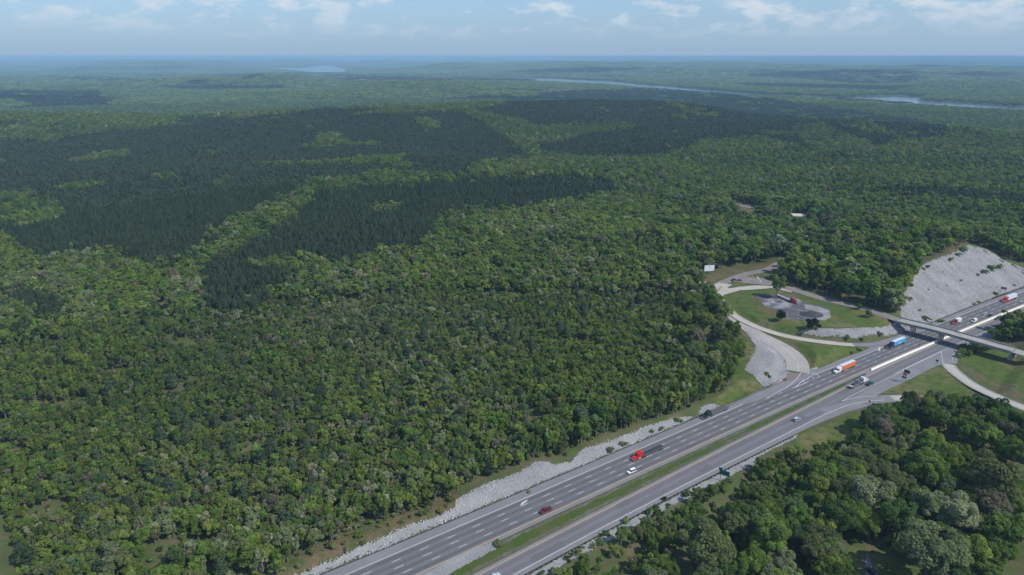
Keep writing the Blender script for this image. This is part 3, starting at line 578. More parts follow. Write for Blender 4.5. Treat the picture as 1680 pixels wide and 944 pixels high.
drape('dry_slope', pxpoly([(1470, 517), (1470, 490), (1495, 448), (1512, 426), (1555, 408), (1590, 397), (1590, 402), (1556, 418), (1534, 426), (1514, 434), (1500, 453), (1484, 479), (1477, 497), (1478, 518)]), M_VERGE, 1.0, 0.07, rag=1.5)
drape('lawn', pxpoly([(1368, 905), (1395, 895), (1425, 902), (1500, 925), (1530, 950), (1500, 985), (1390, 985), (1372, 940)]), M_GRASS, 0.8, 0.08, rag=0.8)
drape('driveway', pxpoly([(1420, 908), (1425, 907), (1430, 925), (1438, 950), (1420, 960), (1417, 925)]), M_SHOUL, 0.5, 0.16, rag=0.2)
#@@BRIDGE
# ------------------------------------------------------------------ overpass
br = empty('overpass', (*ST(327, 14), 0)); tag(br, 'concrete road overpass on three sets of columns crossing the highway', 'bridge')
bl = np.array([(s, t) for s, t in zip(np.interp(np.linspace(-12.5, 57, 12), *zip(*sorted(zip(t_ov, s_ov)))), np.linspace(-12.5, 57, 12))])
BP = np.array([ST(s, t) for s, t in bl]); BZ = np.interp(np.arange(12), [0, 5, 11], [7.40, 7.52, 7.46])
def beam(lo, hi, z0, z1):                        # box section swept along the bridge, lo..hi across
    T = np.gradient(BP, axis=0); T /= np.linalg.norm(T, axis=1)[:, None]; Nn = np.stack([T[:, 1], -T[:, 0]], 1); V = []; Fc = []
    for p, n_, z in zip(BP-np.array(br.location[:2]), Nn, BZ):
        for a, b_ in ((lo, z0), (hi, z0), (hi, z1), (lo, z1)): V.append((*(p+n_*a), z+b_))
    for i in range(len(BP)-1):
        for j in range(4): k = (j+1) % 4; Fc.append((4*i+j, 4*i+k, 4*i+4+k, 4*i+4+j))
    Fc += [(0, 3, 2, 1), tuple(4*(len(BP)-1)+q for q in range(4))]
    return MB().add(V, Fc)
beam(-4.7, 4.7, -0.25, 0.0).build('deck', M_DECK, br)
for sd in (-1, 1):
    beam(*sorted((sd*4.72, sd*5.02)), -0.32, 0.85).build('parapet', M_BCONC, br)
for q in (-3.6, -1.2, 1.2, 3.6): beam(q-0.28, q+0.28, -1.35, -0.26).build('girder', M_BCONC, br)
for (px_, py_) in ((1498, 547), (1546, 558), (1599, 571)):
    c = G(px_, py_, 0); s_, t_ = toST(*c); sm = np.interp(t_, bl[:, 1], bl[:, 0]); cc = ST(sm, t_)-np.array(br.location[:2]); 
    pr = MB()
    th = math.atan2(D0[1], D0[0])
    def loc(a, b_): return (cc[0]+D0[0]*a+N0[0]*b_, cc[1]+D0[1]*a+N0[1]*b_)
    V = [(*loc(a, b_), z) for z in (5.35, 6.1) for a, b_ in ((-4.3, -0.5), (4.3, -0.5), (4.3, 0.5), (-4.3, 0.5))]
    cap = MB().add(V, [(0, 3, 2, 1), (4, 5, 6, 7), (0, 1, 5, 4), (1, 2, 6, 5), (2, 3, 7, 6), (3, 0, 4, 7)]); cap.build('pier_cap', M_BCONC, br)
    for a in (-3.2, 0, 3.2):
        x_, y_ = loc(a, 0); MB().cyl((x_, y_, 2.7), 'z', 0.45, 5.36, 14).build('column', M_BCONC, br)
for i, sgn in ((0, -1), (11, 1)):
    cc = BP[i]-np.array(br.location[:2]); 
    def loc(a, b_): return (cc[0]+D0[0]*a+N0[0]*b_, cc[1]+D0[1]*a+N0[1]*b_)
    V = [(*loc(a, b_), z) for z in (2.0, 6.1) for a, b_ in ((-5, -0.6), (5, -0.6), (5, 0.6), (-5, 0.6))]
    MB().add(V, [(0, 3, 2, 1), (4, 5, 6, 7), (0, 1, 5, 4), (1, 2, 6, 5), (2, 3, 7, 6), (3, 0, 4, 7)]).build('abutment', M_BCONC, br)
def sweep(name, line, prof, m, parent=None):     # closed (across, up) profile along a 3D line
    P = np.asarray(line, float); T = np.gradient(P[:, :2], axis=0); T /= np.linalg.norm(T, axis=1)[:, None]; Nn = np.stack([T[:, 1], -T[:, 0]], 1); V = []; Fc = []; k = len(prof)
    for p, n_ in zip(P, Nn):
        for a, b_ in prof: V.append((p[0]+n_[0]*a, p[1]+n_[1]*a, p[2]+b_))
    for i in range(len(P)-1):
        for j in range(k): q = (j+1) % k; Fc.append((k*i+j, k*i+q, k*i+k+q, k*i+k+j))
    Fc += [tuple(range(k)), tuple(range(k*(len(P)-1), k*len(P)))]
    return MB().add(V, Fc).build(name, m, parent)
JP = [(-0.32, 0), (-0.32, 0.08), (-0.14, 0.35), (-0.09, 1.05), (0.09, 1.05), (0.14, 0.35), (0.32, 0.08), (0.32, 0)]
mid = lambda s: tD(s)+2.0
bar = sweep('median_barrier', [(*ST(s, mid(s)), 0.03) for s in np.arange(243, 800, 6)], [(a*1.7, b_*1.1) for a, b_ in JP], M_BARR)
tag(bar, 'long pale concrete median barrier between the carriageways', 'barrier')
def guardrail(label, pts, posts, m=M_RSTEEL, flip=1):
    P = np.asarray(pts, float); o0 = P[0]; g = empty('guardrail', tuple(o0)); tag(g, label, 'guardrail', 'roadside guardrails')
    sweep('rail', P-o0, [(-0.08, 0.45), (0.05, 0.45), (0.05, 0.88), (-0.08, 0.88)], m, g)
    L = np.r_[0, np.cumsum(np.linalg.norm(np.diff(P, axis=0), axis=1))]; base = None
    for q in np.linspace(1, L[-1]-1, posts):
        p = np.array([np.interp(q, L, P[:, k]) for k in range(3)])-o0
        if base is None: base = MB().box(-0.16, 0.16, -0.16, 0.16, -0.3, 1.0).mesh('post', m)
        o = bpy.data.objects.new('post', base); o.location = p+np.array((0, 0, 0)); o.location.x += 0.1*N0[0]; o.location.y += 0.1*N0[1]; link(o, g)
    return g
guardrail('long dark guardrail on posts beside the right carriageway, running past the green sign', [(*ST(s, tG(s)), 0.0) for s in np.arange(-110, 138, 4)], 98)
guardrail('short pale guardrail at the left shoulder before the on-ramp stones', [(*G(x, y, 0), 0.0) for x, y in ((1194, 668), (1215, 658.5), (1235, 648), (1248, 641), (1262, 634))], 20, M_STEEL)
guardrail('guardrail along the far right shoulder behind the overpass by the stone slope', [(*ST(s, tA(s)-1.2), 0.0) for s in np.arange(452, 620, 6)], 40)
#@@SIGNS
def face_to(x, y): return 0
def post_sign(name, label, base, panels, posts, h, rz, cat='sign', group=None):
    """panels: (width, height, centre across, centre up, material); posts: offsets across"""
    z0 = float(H(*[np.array([c]) for c in base])[0]); z0 = max(z0, 0.0) if z0 > -0.5 else z0
    g = empty(name, (*base, z0), rz); tag(g, label, cat, group)
    for q in posts: MB().box(q-0.12, q+0.12, 0.06, 0.28, -0.3, h).build('post', M_STEEL, g)
    for (w_, h_, cx, cz, m) in panels: MB().box(cx-w_/2, cx+w_/2, -0.05, 0.05, cz-h_/2, cz+h_/2).build('panel', m, g)
    return g
RZ = math.atan2(D0[1], D0[0])-math.pi/2          # panels across the road, face towards the traffic coming from the camera
post_sign('road_sign', 'large green direction sign with a small tab, on two posts behind the right guardrail', G(1186, 790, 0), [(4.6, 2.5, 0.3, 4.5, M_SGREEN), (1.7, 1.1, -1.6, 6.3, M_SGREEN)], (-1.4, 2.0), 5.6, RZ+R(24))
g = post_sign('sign_cluster', 'stacked dark, red and green highway signs at the tip of the right grass gore', G(1482, 627, 0), [(3.4, 2.0, 0.9, 7.2, M_SDARK), (2.2, 1.5, 0.1, 5.2, M_SRED), (2.6, 1.2, -0.1, 3.2, M_SGREEN)], (-0.6, 0.8), 6.2, RZ)
post_sign('road_sign', 'small dark sign on a post at the point of the gore below the overpass', G(1536, 599, 0), [(1.5, 1.1, 0, 3.0, M_SDARK)], (0,), 2.5, RZ)
post_sign('road_sign', 'small brown marker sign beside the lower exit ramp', G(1426, 664, 0), [(1.0, 1.0, 0, 1.9, M_SBROWN)], (0,), 1.5, RZ)
post_sign('road_sign', 'small green sign on a thin post between the on-ramp stones and the shoulder', G(1264.8, 637, 0), [(0.9, 0.9, 0, 2.4, M_SGREEN)], (0,), 2.0, RZ)
b0 = GT(1645, 481)[0]
post_sign('road_sign', 'sign seen from the back at the foot of the stone cut slope', b0, [(4.2, 2.0, 0.0, 4.2, mat('sign_back_grey', (0.22, 0.2, 0.26), 0.6))], (-1.5, 1.5), 3.2, RZ)
g = post_sign('billboard', 'white billboard at the edge of the trees behind the junction', G(1163, 450, 7), [(9.2, 5.2, 0, 5.6, M_SWHITE), (1.9, 0.9, 0.3, 6.8, mat('billboard_mark', (0.25, 0.28, 0.34), 0.6))], (-3, 0, 3), 3.2, R(12), 'billboard')
g.children[-1].location = (0, -0.06, 0)
up = empty('utility_pole', (*GT(1134, 506)[0], float(H(*[np.array([c]) for c in GT(1134, 506)[0]])[0]))); tag(up, 'pale utility pole with a crossarm among the trees left of the ramps', 'utility pole')
mp_ = mat('weathered_pole', (0.42, 0.45, 0.48), 0.8)
MB().cyl((0, 0, 7.5), 'z', 0.22, 15, 10, 0.15).build('pole', mp_, up); MB().box(-1.8, 1.8, -0.08, 0.08, 13.9, 14.15).build('crossarm', mp_, up)
lp = empty('lamp_post', (*ST(300, float(mid(300))), 1.1)); tag(lp, 'slim dark post standing on the median barrier', 'post')
MB().cyl((0, 0, 1.2), 'z', 0.16, 2.4, 8, 0.1).build('shaft', M_RSTEEL, lp); MB().box(-0.35, 0.35, -0.12, 0.12, 2.4, 2.6).build('cap', M_RSTEEL, lp)
# ------------------------------------------------------------------ vehicles
def wheel(parent, x, y, r, w_, n=14):
    o = MB().cyl((0, 0, 0), 'y', r, w_, n).build('wheel', M_TYRE, parent); o.location = (x, y, r)
    MB().cyl((0, math.copysign(w_/2+0.01, y), 0), 'y', r*0.55, 0.05, 10).build('rim', M_CHROME, o)
def lamps(g, x, y, z, m, name, sx=0.08, sy=0.3, sz=0.16):
    for sd in (-1, 1): MB().box(x-sx/2, x+sx/2, sd*y-sy/2, sd*y+sy/2, z-sz/2, z+sz/2).build(name, m, g)
def place(g, s, t, away, z=0.045, extra=0.0):
    a = (ST(s+5, tD(s+5)+t-tD(s)) - ST(s-5, tD(s-5)+t-tD(s))); h = math.atan2(a[1], a[0])
    p = ST(s, t); g.location = (*p, z); g.rotation_euler = (0, 0, h+(0 if away else math.pi)+extra)
def car(name, cat, label, m, kind='sedan', group='vehicles on the highway'):
    g = empty(name, (0, 0, 0)); tag(g, label, cat, group)
    L = {'sedan': 4.7, 'suv': 4.9, 'pickup': 5.8, 'van': 5.8}[kind]; W = {'sedan': 1.84, 'suv': 1.95, 'pickup': 2.0, 'van': 2.05}[kind]
    h = L/2
    if kind == 'sedan': body = [(-h, .35), (-h, .85), (-h+.9, .98), (h-1.5, .95), (h-.25, .72), (h, .5), (h-.05, .3)]; cab = [(-h+.55, .93), (-h+1.3, 1.42), (-h+2.7, 1.45), (h-1.45, .93)]; roof = (-h+1.3, -h+2.75, 1.44)
    elif kind == 'suv': body = [(-h, .4), (-h, 1.05), (h-1.3, 1.08), (h-.2, .95), (h, .6), (h-.05, .4)]; cab = [(-h+.05, 1.04), (-h+.4, 1.72), (-h+3.1, 1.72), (h-1.2, 1.05)]; roof = (-h+.35, -h+3.1, 1.72)
    elif kind == 'pickup': body = [(-h, .5), (-h, 1.15), (-.4, 1.15), (h-1.5, 1.15), (h-.15, 1.05), (h, .7), (h-.05, .45)]; cab = [(-.75, 1.1), (-.5, 1.85), (1.1, 1.87), (h-1.3, 1.12)]; roof = (-.5, 1.12, 1.86)
    else: body = [(-h, .4), (-h, 1.2), (h-1.0, 1.2), (h-.1, 1.0), (h, .6), (h-.05, .4)]; cab = [(-h+.03, 1.15), (-h+.1, 2.15), (h-1.9, 2.2), (h-.8, 1.2)]; roof = (-h+.1, h-1.85, 2.18)
    MB().prism(body, -W/2, W/2, 0.06).build('body', m, g, 0.07)
    cb = MB().prism(cab, -W/2+.06, W/2-.06, 0.2); o = cb.build('windows', M_GLASS, g, 0.03)
    if kind == 'van': MB().prism([(-h-.0, 1.18), (-h+.07, 2.15), (.9, 2.2), (1.0, 1.18)], -W/2+.03, W/2-.03, 0.17).build('side_panels', m, g, 0.03)
    MB().box(roof[0]-.05, roof[1]+.05, -W/2+.22, W/2-.22, roof[2]-.03, roof[2]+.05).build('roof', m, g, 0.03)
    for x in (-h+.95, h-.95):
        for y in (-W/2+.1, W/2-.1): wheel(g, x, y, .36 if kind != 'pickup' else .42, .26)
    lamps(g, h-.06, W/2-.3, .75, M_LAMPW, 'headlight'); lamps(g, -h-.01, W/2-.22, .85, M_LAMPR, 'tail_light', sy=.24, sz=.28)
    for sd in (-1, 1): MB().box(h-2.0, h-1.85, sd*(W/2+.1)-.1, sd*(W/2+.1)+.1, 1.0, 1.16).build('mirror', m, g)
    if kind == 'pickup':
        MB().box(-h+.1, -.8, -W/2+.18, W/2-.18, 1.05, 1.158).build('bed', M_FRAME, g)
    return g
def tractor(g, mc, x0, sleeper=True, mroof=None):
    """x0 = rear axle group centre; nose points +x"""
    MB().box(x0-1.3, x0+6.4, -.45, .45, .7, 1.0).build('chassis', M_FRAME, g)
    MB().prism([(x0+4.6, .75), (x0+4.6, 1.95), (x0+6.2, 1.8), (x0+6.75, 1.55), (x0+6.85, .6), (x0+6.5, .45), (x0+5.0, .6)], -1.12, 1.12, .16).build('hood', mc, g, .1)
    MB().box(x0+6.84, x0+6.9, -.5, .5, .75, 1.5).build('grille', M_CHROME, g)
    MB().box(x0+6.7, x0+7.02, -1.2, 1.2, .4, .72).build('bumper', M_CHROME, g)
    MB().prism([(x0+2.9, .9), (x0+2.9, 2.95), (x0+4.1, 2.9), (x0+4.75, 1.98), (x0+4.75, .8)], -1.15, 1.15, .1).build('cab', mc, g, .06)
    MB().prism([(x0+4.16, 2.82), (x0+4.2, 2.86), (x0+4.80, 2.05), (x0+4.74, 2.0)], -.98, .98).build('windshield', M_GLASS, g)
    for sd in (-1, 1): MB().box(x0+3.4, x0+4.2, sd*1.09-.05, sd*1.09+.05, 1.95, 2.6).build('side_window', M_GLASS, g)
    if sleeper: MB().prism([(x0+1.1, .95), (x0+1.1, 3.75), (x0+2.1, 3.85), (x0+3.6, 3.3), (x0+4.0, 2.95), (x0+3.0, 2.9), (x0+3.0, .95)], -1.2, 1.2, .12).build('sleeper', mroof or mc, g, .08)
    for sd in (-1, 1):
        MB().cyl((x0+3.1, sd*1.0, .75), 'x', .32, 1.5, 12).build('fuel_tank', M_CHROME, g)
        MB().box(x0+4.9, x0+5.0, sd*1.42-.12, sd*1.42+.12, 2.0, 2.6).build('mirror', mc, g)
        MB().cyl((x0+.95, sd*1.0, 2.4), 'z', .08, 2.6, 8).build('exhaust_stack', M_CHROME, g)
        wheel(g, x0+5.6, sd*1.05, .5, .3)
        for a in (-.65, .65): wheel(g, x0+a, sd*.95, .5, .55)
    lamps(g, x0+6.82, .85, 1.05, M_LAMPW, 'headlight', sy=.35, sz=.25)
def semi(label, mc, trailer, mt, s, t, away=False, mroof=None, L=14.6, group='lorries on the highway', load=None):
    g = empty('semi_truck', (0, 0, 0)); tag(g, label, 'truck', group)
    x0 = 3.2                                       # drive axles
    tractor(g, mc, x0, True, mroof)
    r = x0+1.0; e = r-L
    if trailer == 'box':
        MB().box(e, r-.15, -1.3, 1.3, 1.15, 4.05).build('trailer', mt, g, .03)
        MB().box(e+.02, r-.2, -1.31, 1.31, 1.12, 1.3).build('side_rail', M_STEEL, g)
        MB().box(e+.03, r-.18, -1.24, 1.24, 4.04, 4.09).build('roof', mat('trailer_roof', (0.55, 0.62, 0.68), 0.5), g)
    else:
        MB().box(e, r-.4, -1.3, 1.3, 1.18, 1.4).build('flatbed', mt, g, .02)
        MB().box(e+.5, r-1, -.45, .45, .85, 1.18).build('frame', M_FRAME, g)
        MB().box(e-.02, r-.38, -1.34, -1.27, 1.15, 1.44).build('side_rail', M_CHROME, g); MB().box(e-.02, r-.38, 1.27, 1.34, 1.15, 1.44).build('side_rail', M_CHROME, g)
        MB().box(r-.5, r-.4, -1.25, 1.25, 1.4, 2.6).build('headboard', M_STEEL, g)
    if load:
        MB().prism([(e+2.5, 1.41), (e+2.9, 2.1), (r-3, 2.2), (r-2.4, 1.41)], -1.1, 1.1, .15).build('tarped_load', load, g, .1)
    for sd in (-1, 1):
        for a in (1.2, 2.5): wheel(g, e+a, sd*.95, .5, .55)
        MB().box(r-3.2, r-3.0, sd*.8-.08, sd*.8+.08, .3, 1.15).build('landing_leg', M_FRAME, g)
        MB().box(e-.03, e+.03, sd*.8-.3, sd*.8+.3, .7, .85).build('tail_light', M_LAMPR, g)
    MB().box(e-.04, e+.06, -1.1, 1.1, .45, .58).build('rear_bumper', M_STEEL, g)
    place(g, s, t, away); return g
RED = paint('red_paint', (0.62, 0.02, 0.02)); DGREEN = paint('dark_green_paint', (0.02, 0.035, 0.032)); WHITE = paint('white_paint', (0.78, 0.78, 0.78))
DKGREY = paint('steel_grey_bed', (0.035, 0.045, 0.055), .6); WOOD = mat('bare_deck', (0.33, 0.31, 0.32), .8); ORANGE = paint('orange_paint', (0.72, 0.17, 0.03), .5)
BLUE = paint('sky_blue_paint', (0.06, 0.36, 0.62), .45); MAROON = paint('maroon_paint', (0.16, 0.015, 0.025)); SILV = paint('silver_paint', (0.45, 0.5, 0.53)); BLK = paint('black_paint', (0.02, 0.02, 0.022)); TEAL = paint('teal_paint', (0.01, 0.09, 0.11)); DRED = paint('deep_red_paint', (0.36, 0.03, 0.05))
semi('red semi truck pulling an empty dark flatbed in the near highway lanes', RED, 'flat', DKGREY, 60.5, 1.7)
semi('dark green semi truck with an empty flatbed on the left shoulder beside the stones', DGREEN, 'flat', mat('dark_bed', (0.10, 0.095, 0.11), .8), 119.5, -5.9)
semi('semi truck with an orange box trailer and white cab', WHITE, 'box', ORANGE, 229.5, 3.4)
g = semi('semi truck with a bright blue trailer and dark cab in front of the overpass', BLK, 'box', BLUE, 293.5, 2.2)
for sd in (1,):                                   # white smile-shaped arc on the trailer side
    pts = [(-4.5+a*0.45, 2.4-0.5*math.sin(math.pi*a/9)) for a in range(10)]
    V = []
    for x_, z_ in pts: V += [(x_, 1.312, z_-.16), (x_, 1.312, z_+.16)]
    for x_, z_ in pts: V += [(x_, 1.332, z_-.16), (x_, 1.332, z_+.16)]
    n_ = len(pts); Fq = [(2*i, 2*i+1, 2*i+3, 2*i+2) for i in range(n_-1)]+[(2*n_+2*i, 2*n_+2*i+2, 2*n_+2*i+3, 2*n_+2*i+1) for i in range(n_-1)]
    MB().add(V, Fq).build('logo_arc', M_SWHITE, g)
semi('white semi truck hauling a grey load on a flatbed away from the camera', WHITE, 'flat', WOOD, float(toST(*G(1407, 629.5, 1))[0]), float(toST(*G(1407, 629.5, 1))[1]), True, L=12.5, load=DKGREY)
semi('red semi truck with a white box trailer, far up the highway beside the stone slope', RED, 'box', WHITE, 459, 6.8)
g = semi('red truck with a flatbed parked on the gravel lot inside the ramps', DRED, 'flat', WOOD, 0, 0, group='parked vehicles')
pA = G(1279, 488, ZI); pB = G(1304, 498, ZI); g.location = (*((pA+pB)/2), ZI+.15); g.rotation_euler = (0, 0, math.atan2(*(pB-pA)[::-1]))
def boxtruck(label, mc, mb, s, t, L=6.0):
    g = empty('box_truck', (0, 0, 0)); tag(g, label, 'truck', 'lorries on the highway'); tractor(g, mc, -1.0, False)
    MB().box(-1.2-L/2, 1.7, -1.25, 1.25, 1.1, 3.6).build('cargo_box', mb, g, .05); MB().box(-1.2-L/2, 1.7, -1.27, 1.27, 1.05, 1.25).build('side_rail', M_FRAME, g)
    place(g, s, t, False); return g
boxtruck('red cab truck with a short white box just beyond the overpass', DRED, WHITE, 372, 6.5, 5)
def put(g, px, py, away=False, z=0.045, rz=None):
    p = G(px, py, 0.5); s_, t_ = toST(*p); place(g, s_, t_, away, z)
    if rz is not None: g.rotation_euler = (0, 0, rz)
put(car('pickup_truck', 'pickup truck', 'white pickup truck with a white bed cover just below the red flatbed semi', WHITE, 'suv'), 1036, 774)
put(car('pickup_truck', 'pickup truck', 'maroon pickup truck alone in the near left carriageway', MAROON, 'pickup'), 895, 838)
put(car('car', 'car', 'pale blue-silver hatchback alone on the right carriageway', SILV, 'suv'), 1307, 689, True)
put(car('pickup_truck', 'pickup truck', 'dark teal pickup truck beside the white flatbed semi', TEAL, 'pickup'), 1427, 630, True)
put(car('van', 'van', 'white van behind the red box truck beyond the overpass', WHITE, 'van'), 1598, 527)
put(car('car', 'car', 'silver car overtaking the black car beyond the overpass', SILV, 'sedan'), 1617, 515.5)
put(car('car', 'car', 'black car near the median barrier beyond the overpass', BLK, 'sedan'), 1624, 518)
put(car('car', 'car', 'silver car at the right edge beside the median barrier', SILV, 'sedan'), 1676, 495)
put(car('car', 'car', 'pale blue car cut by the bottom edge on the right carriageway', SILV, 'sedan'), 812, 946, True)
g = car('car', 'car', 'dark red car waiting at the painted junction, right one of two', MAROON, 'sedan', 'cars at the junction'); g.location = (*G(1212.5, 461, 6.9), 6.75); g.rotation_euler = (0, 0, R(205))
g = car('car', 'car', 'small dark car at the painted junction, left one of two', BLK, 'sedan', 'cars at the junction'); g.location = (*G(1204, 460, 6.9), 6.75); g.rotation_euler = (0, 0, R(30))
q = GT(1430, 941)[0]; g = car('car', 'car', 'dark car parked on the driveway at the bottom edge', BLK, 'suv', 'parked vehicles'); g.location = (*q, float(H(q[:1], q[1:])[0])+.18); g.rotation_euler = (0, 0, R(110))
# house far in the woods
def heap(px, py, w_, l_, h_):
    q_ = G(px, py, ZI); a_, r2_ = np.meshgrid(np.linspace(0, 6.2832, 29)[:-1], np.linspace(0, 1, 9)); X_ = np.cos(a_)*r2_*w_; Y_ = np.sin(a_)*r2_*l_
    Z_ = h_*(1-r2_**1.3)*(0.55+0.9*vnoise(X_+50, Y_+50, 2.4, 3)); I_ = np.arange(a_.size).reshape(a_.shape); J_ = np.roll(I_, -1, 1)
    me_ = mesh_np('gravel_heap', np.stack([X_, Y_, Z_-0.1], -1).reshape(-1, 3), np.stack([I_[:-1], I_[1:], J_[1:], J_[:-1]], -1).reshape(-1, 4), mat('dark_millings', (0.05, 0.05, 0.058), 0.95, noise=[(1.5, (0.09, 0.09, 0.1), 0.45, 0.7, 5.0)], bump=(2, 1, .3)))
    o_ = link(bpy.data.objects.new('gravel_heap', me_)); o_.location = (*q_, ZI+0.15); tag(o_, 'dark heap of asphalt millings on the gravel lot', 'heap')
heap(1331, 517, 9, 6.5, 2.2)
hp = GT(1310, 358)[0]; hzv = float(H(hp[:1], hp[1:])[0]); hg = empty('house', (*hp, hzv), R(-12)); tag(hg, 'small pale house with a light roof in the distant woods', 'house')
MB().box(-10, 10, -4.5, 4.5, -1, 3.2).build('wall', mat('house_wall', (0.55, 0.5, 0.42), .8), hg)
MB().prism([(-5.2, 3.15), (0, 5.6), (5.2, 3.15)], -10.5, 10.5).build('roof', mat('house_roof', (0.55, 0.5, 0.45), .7), hg).rotation_euler = (0, 0, R(90))
for x_ in (-6, -1, 5): MB().box(x_-.7, x_+.7, -4.56, -4.48, 1, 2.3).build('window', M_GLASS, hg)
MB().box(1.5, 2.6, -4.56, -4.48, -.2, 2.1).build('door', M_SBROWN, hg)
hp = GT(1271, 352)[0]; hzv = float(H(hp[:1], hp[1:])[0]); hg = empty('shed', (*hp, hzv), R(20)); tag(hg, 'tiny white shed between trees left of the distant house', 'shed')
MB().box(-3, 3, -2.5, 2.5, -1, 2.8).build('wall', WHITE, hg); MB().prism([(-2.9, 2.75), (0, 4.2), (2.9, 2.75)], -3.3, 3.3).build('roof', M_SWHITE, hg).rotation_euler = (0, 0, R(90)); MB().box(-.6, .6, -2.56, -2.48, 0, 2).build('door', M_SBROWN, hg)
CLEAR_FAR = [(1186, 329), (1215, 332), (1248, 340), (1250, 352), (1246, 366), (1215, 366), (1196, 352)]
drape('far_clearing', pxpoly(CLEAR_FAR), M_VERGE, 2.0, 0.15)
CLEAR_ROAD = [(1336, 366), (1344, 370), (1352, 380), (1358, 391), (1358, 408), (1342, 408), (1338, 384)]
drape('far_side_road', pxpoly([(1339, 371), (1343, 373), (1351, 386), (1352, 393), (1345, 393), (1344, 384)]), M_SHOUL, 1.0, 0.2)
drape('far_side_road', pxpoly([(1188, 331.5), (1243, 341), (1243, 344.5), (1188, 333.5)]), M_SHOUL, 1.5, 0.25)
#@@TREES
# ------------------------------------------------------------------ tree kinds
def crown_faces(P, Nm, size, r_):
    """one bent leaf-clump quad per point"""
    n = len(P); rv = r_.normal(size=(n, 3)); Nn = Nm/np.linalg.norm(Nm, axis=1)[:, None]
    U = np.cross(Nn, rv); U /= np.linalg.norm(U, axis=1)[:, None]+1e-9; Vv = np.cross(Nn, U)
    a = size*(0.6+0.8*r_.random(n))[:, None]; b = size*(0.5+0.7*r_.random(n))[:, None]; k = size*0.25*(r_.random((n, 1))-0.3)
    q = np.stack([P-U*a-Vv*b*0.5-Nn*k, P+U*a*0.4-Vv*b-Nn*k, P+U*a+Vv*b*0.6+Nn*k*0.5, P-U*a*0.5+Vv*b-Nn*k], 1)
    return q.reshape(-1, 3), np.arange(4*n).reshape(-1, 4)
def leafvar(me, vals):
    at = me.attributes.new('leafvar', 'FLOAT', 'FACE'); at.data.foreach_set('value', np.asarray(vals, np.float32))
def broadleaf(seed, n, size, cr, ch, base, lobes=14, tall=1.0, open_=0.0):
    """crown of radius cr between heights base and base+ch"""
    r_ = np.random.default_rng(seed); cz = base+ch*0.5; L = []
    for i in range(lobes):
        a = r_.random()*6.283; el = r_.random()*1.7-0.7; rr = 0.30+0.52*r_.random()
        c = np.array([math.cos(a)*math.cos(el)*cr*rr*1.25, math.sin(a)*math.cos(el)*cr*rr*1.25, cz+math.sin(el)*ch*0.5*(rr+0.12)])
        L.append((c, cr*(0.17+0.24*r_.random()**1.5)))
    L.append((np.array([0, 0, cz]), cr*0.58)); P = []; Nm = []; LV = []
    while len(P) < n:
        k = r_.integers(len(L)); c, rad_ = L[k]; d = r_.normal(size=3); d[2] = abs(d[2])*0.9+0.25*d[2]; d /= np.linalg.norm(d)
        p = c+d*rad_*np.array([1, 1, 1.1*tall])*(0.82+0.25*r_.random())
        if any(np.linalg.norm((p-c2)/np.array([1, 1, 1.1*tall])) < r2*0.78 for j, (c2, r2) in enumerate(L) if j != k) and r_.random() > 0.06: continue
        if r_.random() < open_*vnoise(np.array([p[0]*9+p[2]*5]), np.array([p[1]*9]), cr)[0]: continue
        P.append(p); Nm.append(d*0.55+r_.normal(size=3)*0.5+np.array([0, 0, 0.5])); LV.append(((k*0.618) % 1)*0.45+r_.random()*0.55)
    V, Fq = crown_faces(np.array(P), np.array(Nm), size, r_)
    cm_ = mesh_np('crown', V, Fq, LEAF); leafvar(cm_, LV)
    tb = MB(); top = cz; rt = 0.018*(base+ch)+0.05
    tb.cyl((0, 0, top/2-0.5), 'z', rt*1.4, top+1, 7, rt*0.5)
    for c, rad_ in L[:6]:
        z0 = base*0.75+ch*0.1; a = np.array([0, 0, z0]); dv = c-a; u = np.cross(dv, [0, 0, 1.0]); u /= np.linalg.norm(u)+1e-9; w_ = np.cross(dv, u); w_ /= np.linalg.norm(w_)+1e-9
        Vv = [a+u*rt*.55, a+w_*rt*.55, a-u*rt*.55, a-w_*rt*.55, c+u*.05, c+w_*.05, c-u*.05, c-w_*.05]
        tb.add(Vv, [(0, 1, 5, 4), (1, 2, 6, 5), (2, 3, 7, 6), (3, 0, 4, 7)])
    return cm_, tb.mesh('trunk', BARK)
def pine(seed, n, size, cr, h, base):
    r_ = np.random.default_rng(seed); u = r_.random(n)**0.6; z = base+(h-base)*(1-u*0.98); rr = cr*(0.2+0.8*np.minimum(1, u*1.15)**0.8)*(0.75+0.4*r_.random(n)); a = r_.random(n)*6.283
    lay = np.sin(z*2.2+seed)*0.12+1; P = np.stack([np.cos(a)*rr*lay, np.sin(a)*rr*lay, z-rr*0.12], 1)
    Nm = np.stack([np.cos(a)*0.6, np.sin(a)*0.6, np.full(n, 0.85)], 1)+r_.normal(size=(n, 3))*0.3
    V, Fq = crown_faces(P, Nm, size, r_); cm_ = mesh_np('crown', V, Fq, NEEDLE); leafvar(cm_, r_.random(n))
    tb = MB().cyl((0, 0, h/2-0.6), 'z', 0.2, h*0.98, 6, 0.04); return cm_, tb.mesh('trunk', BARK)
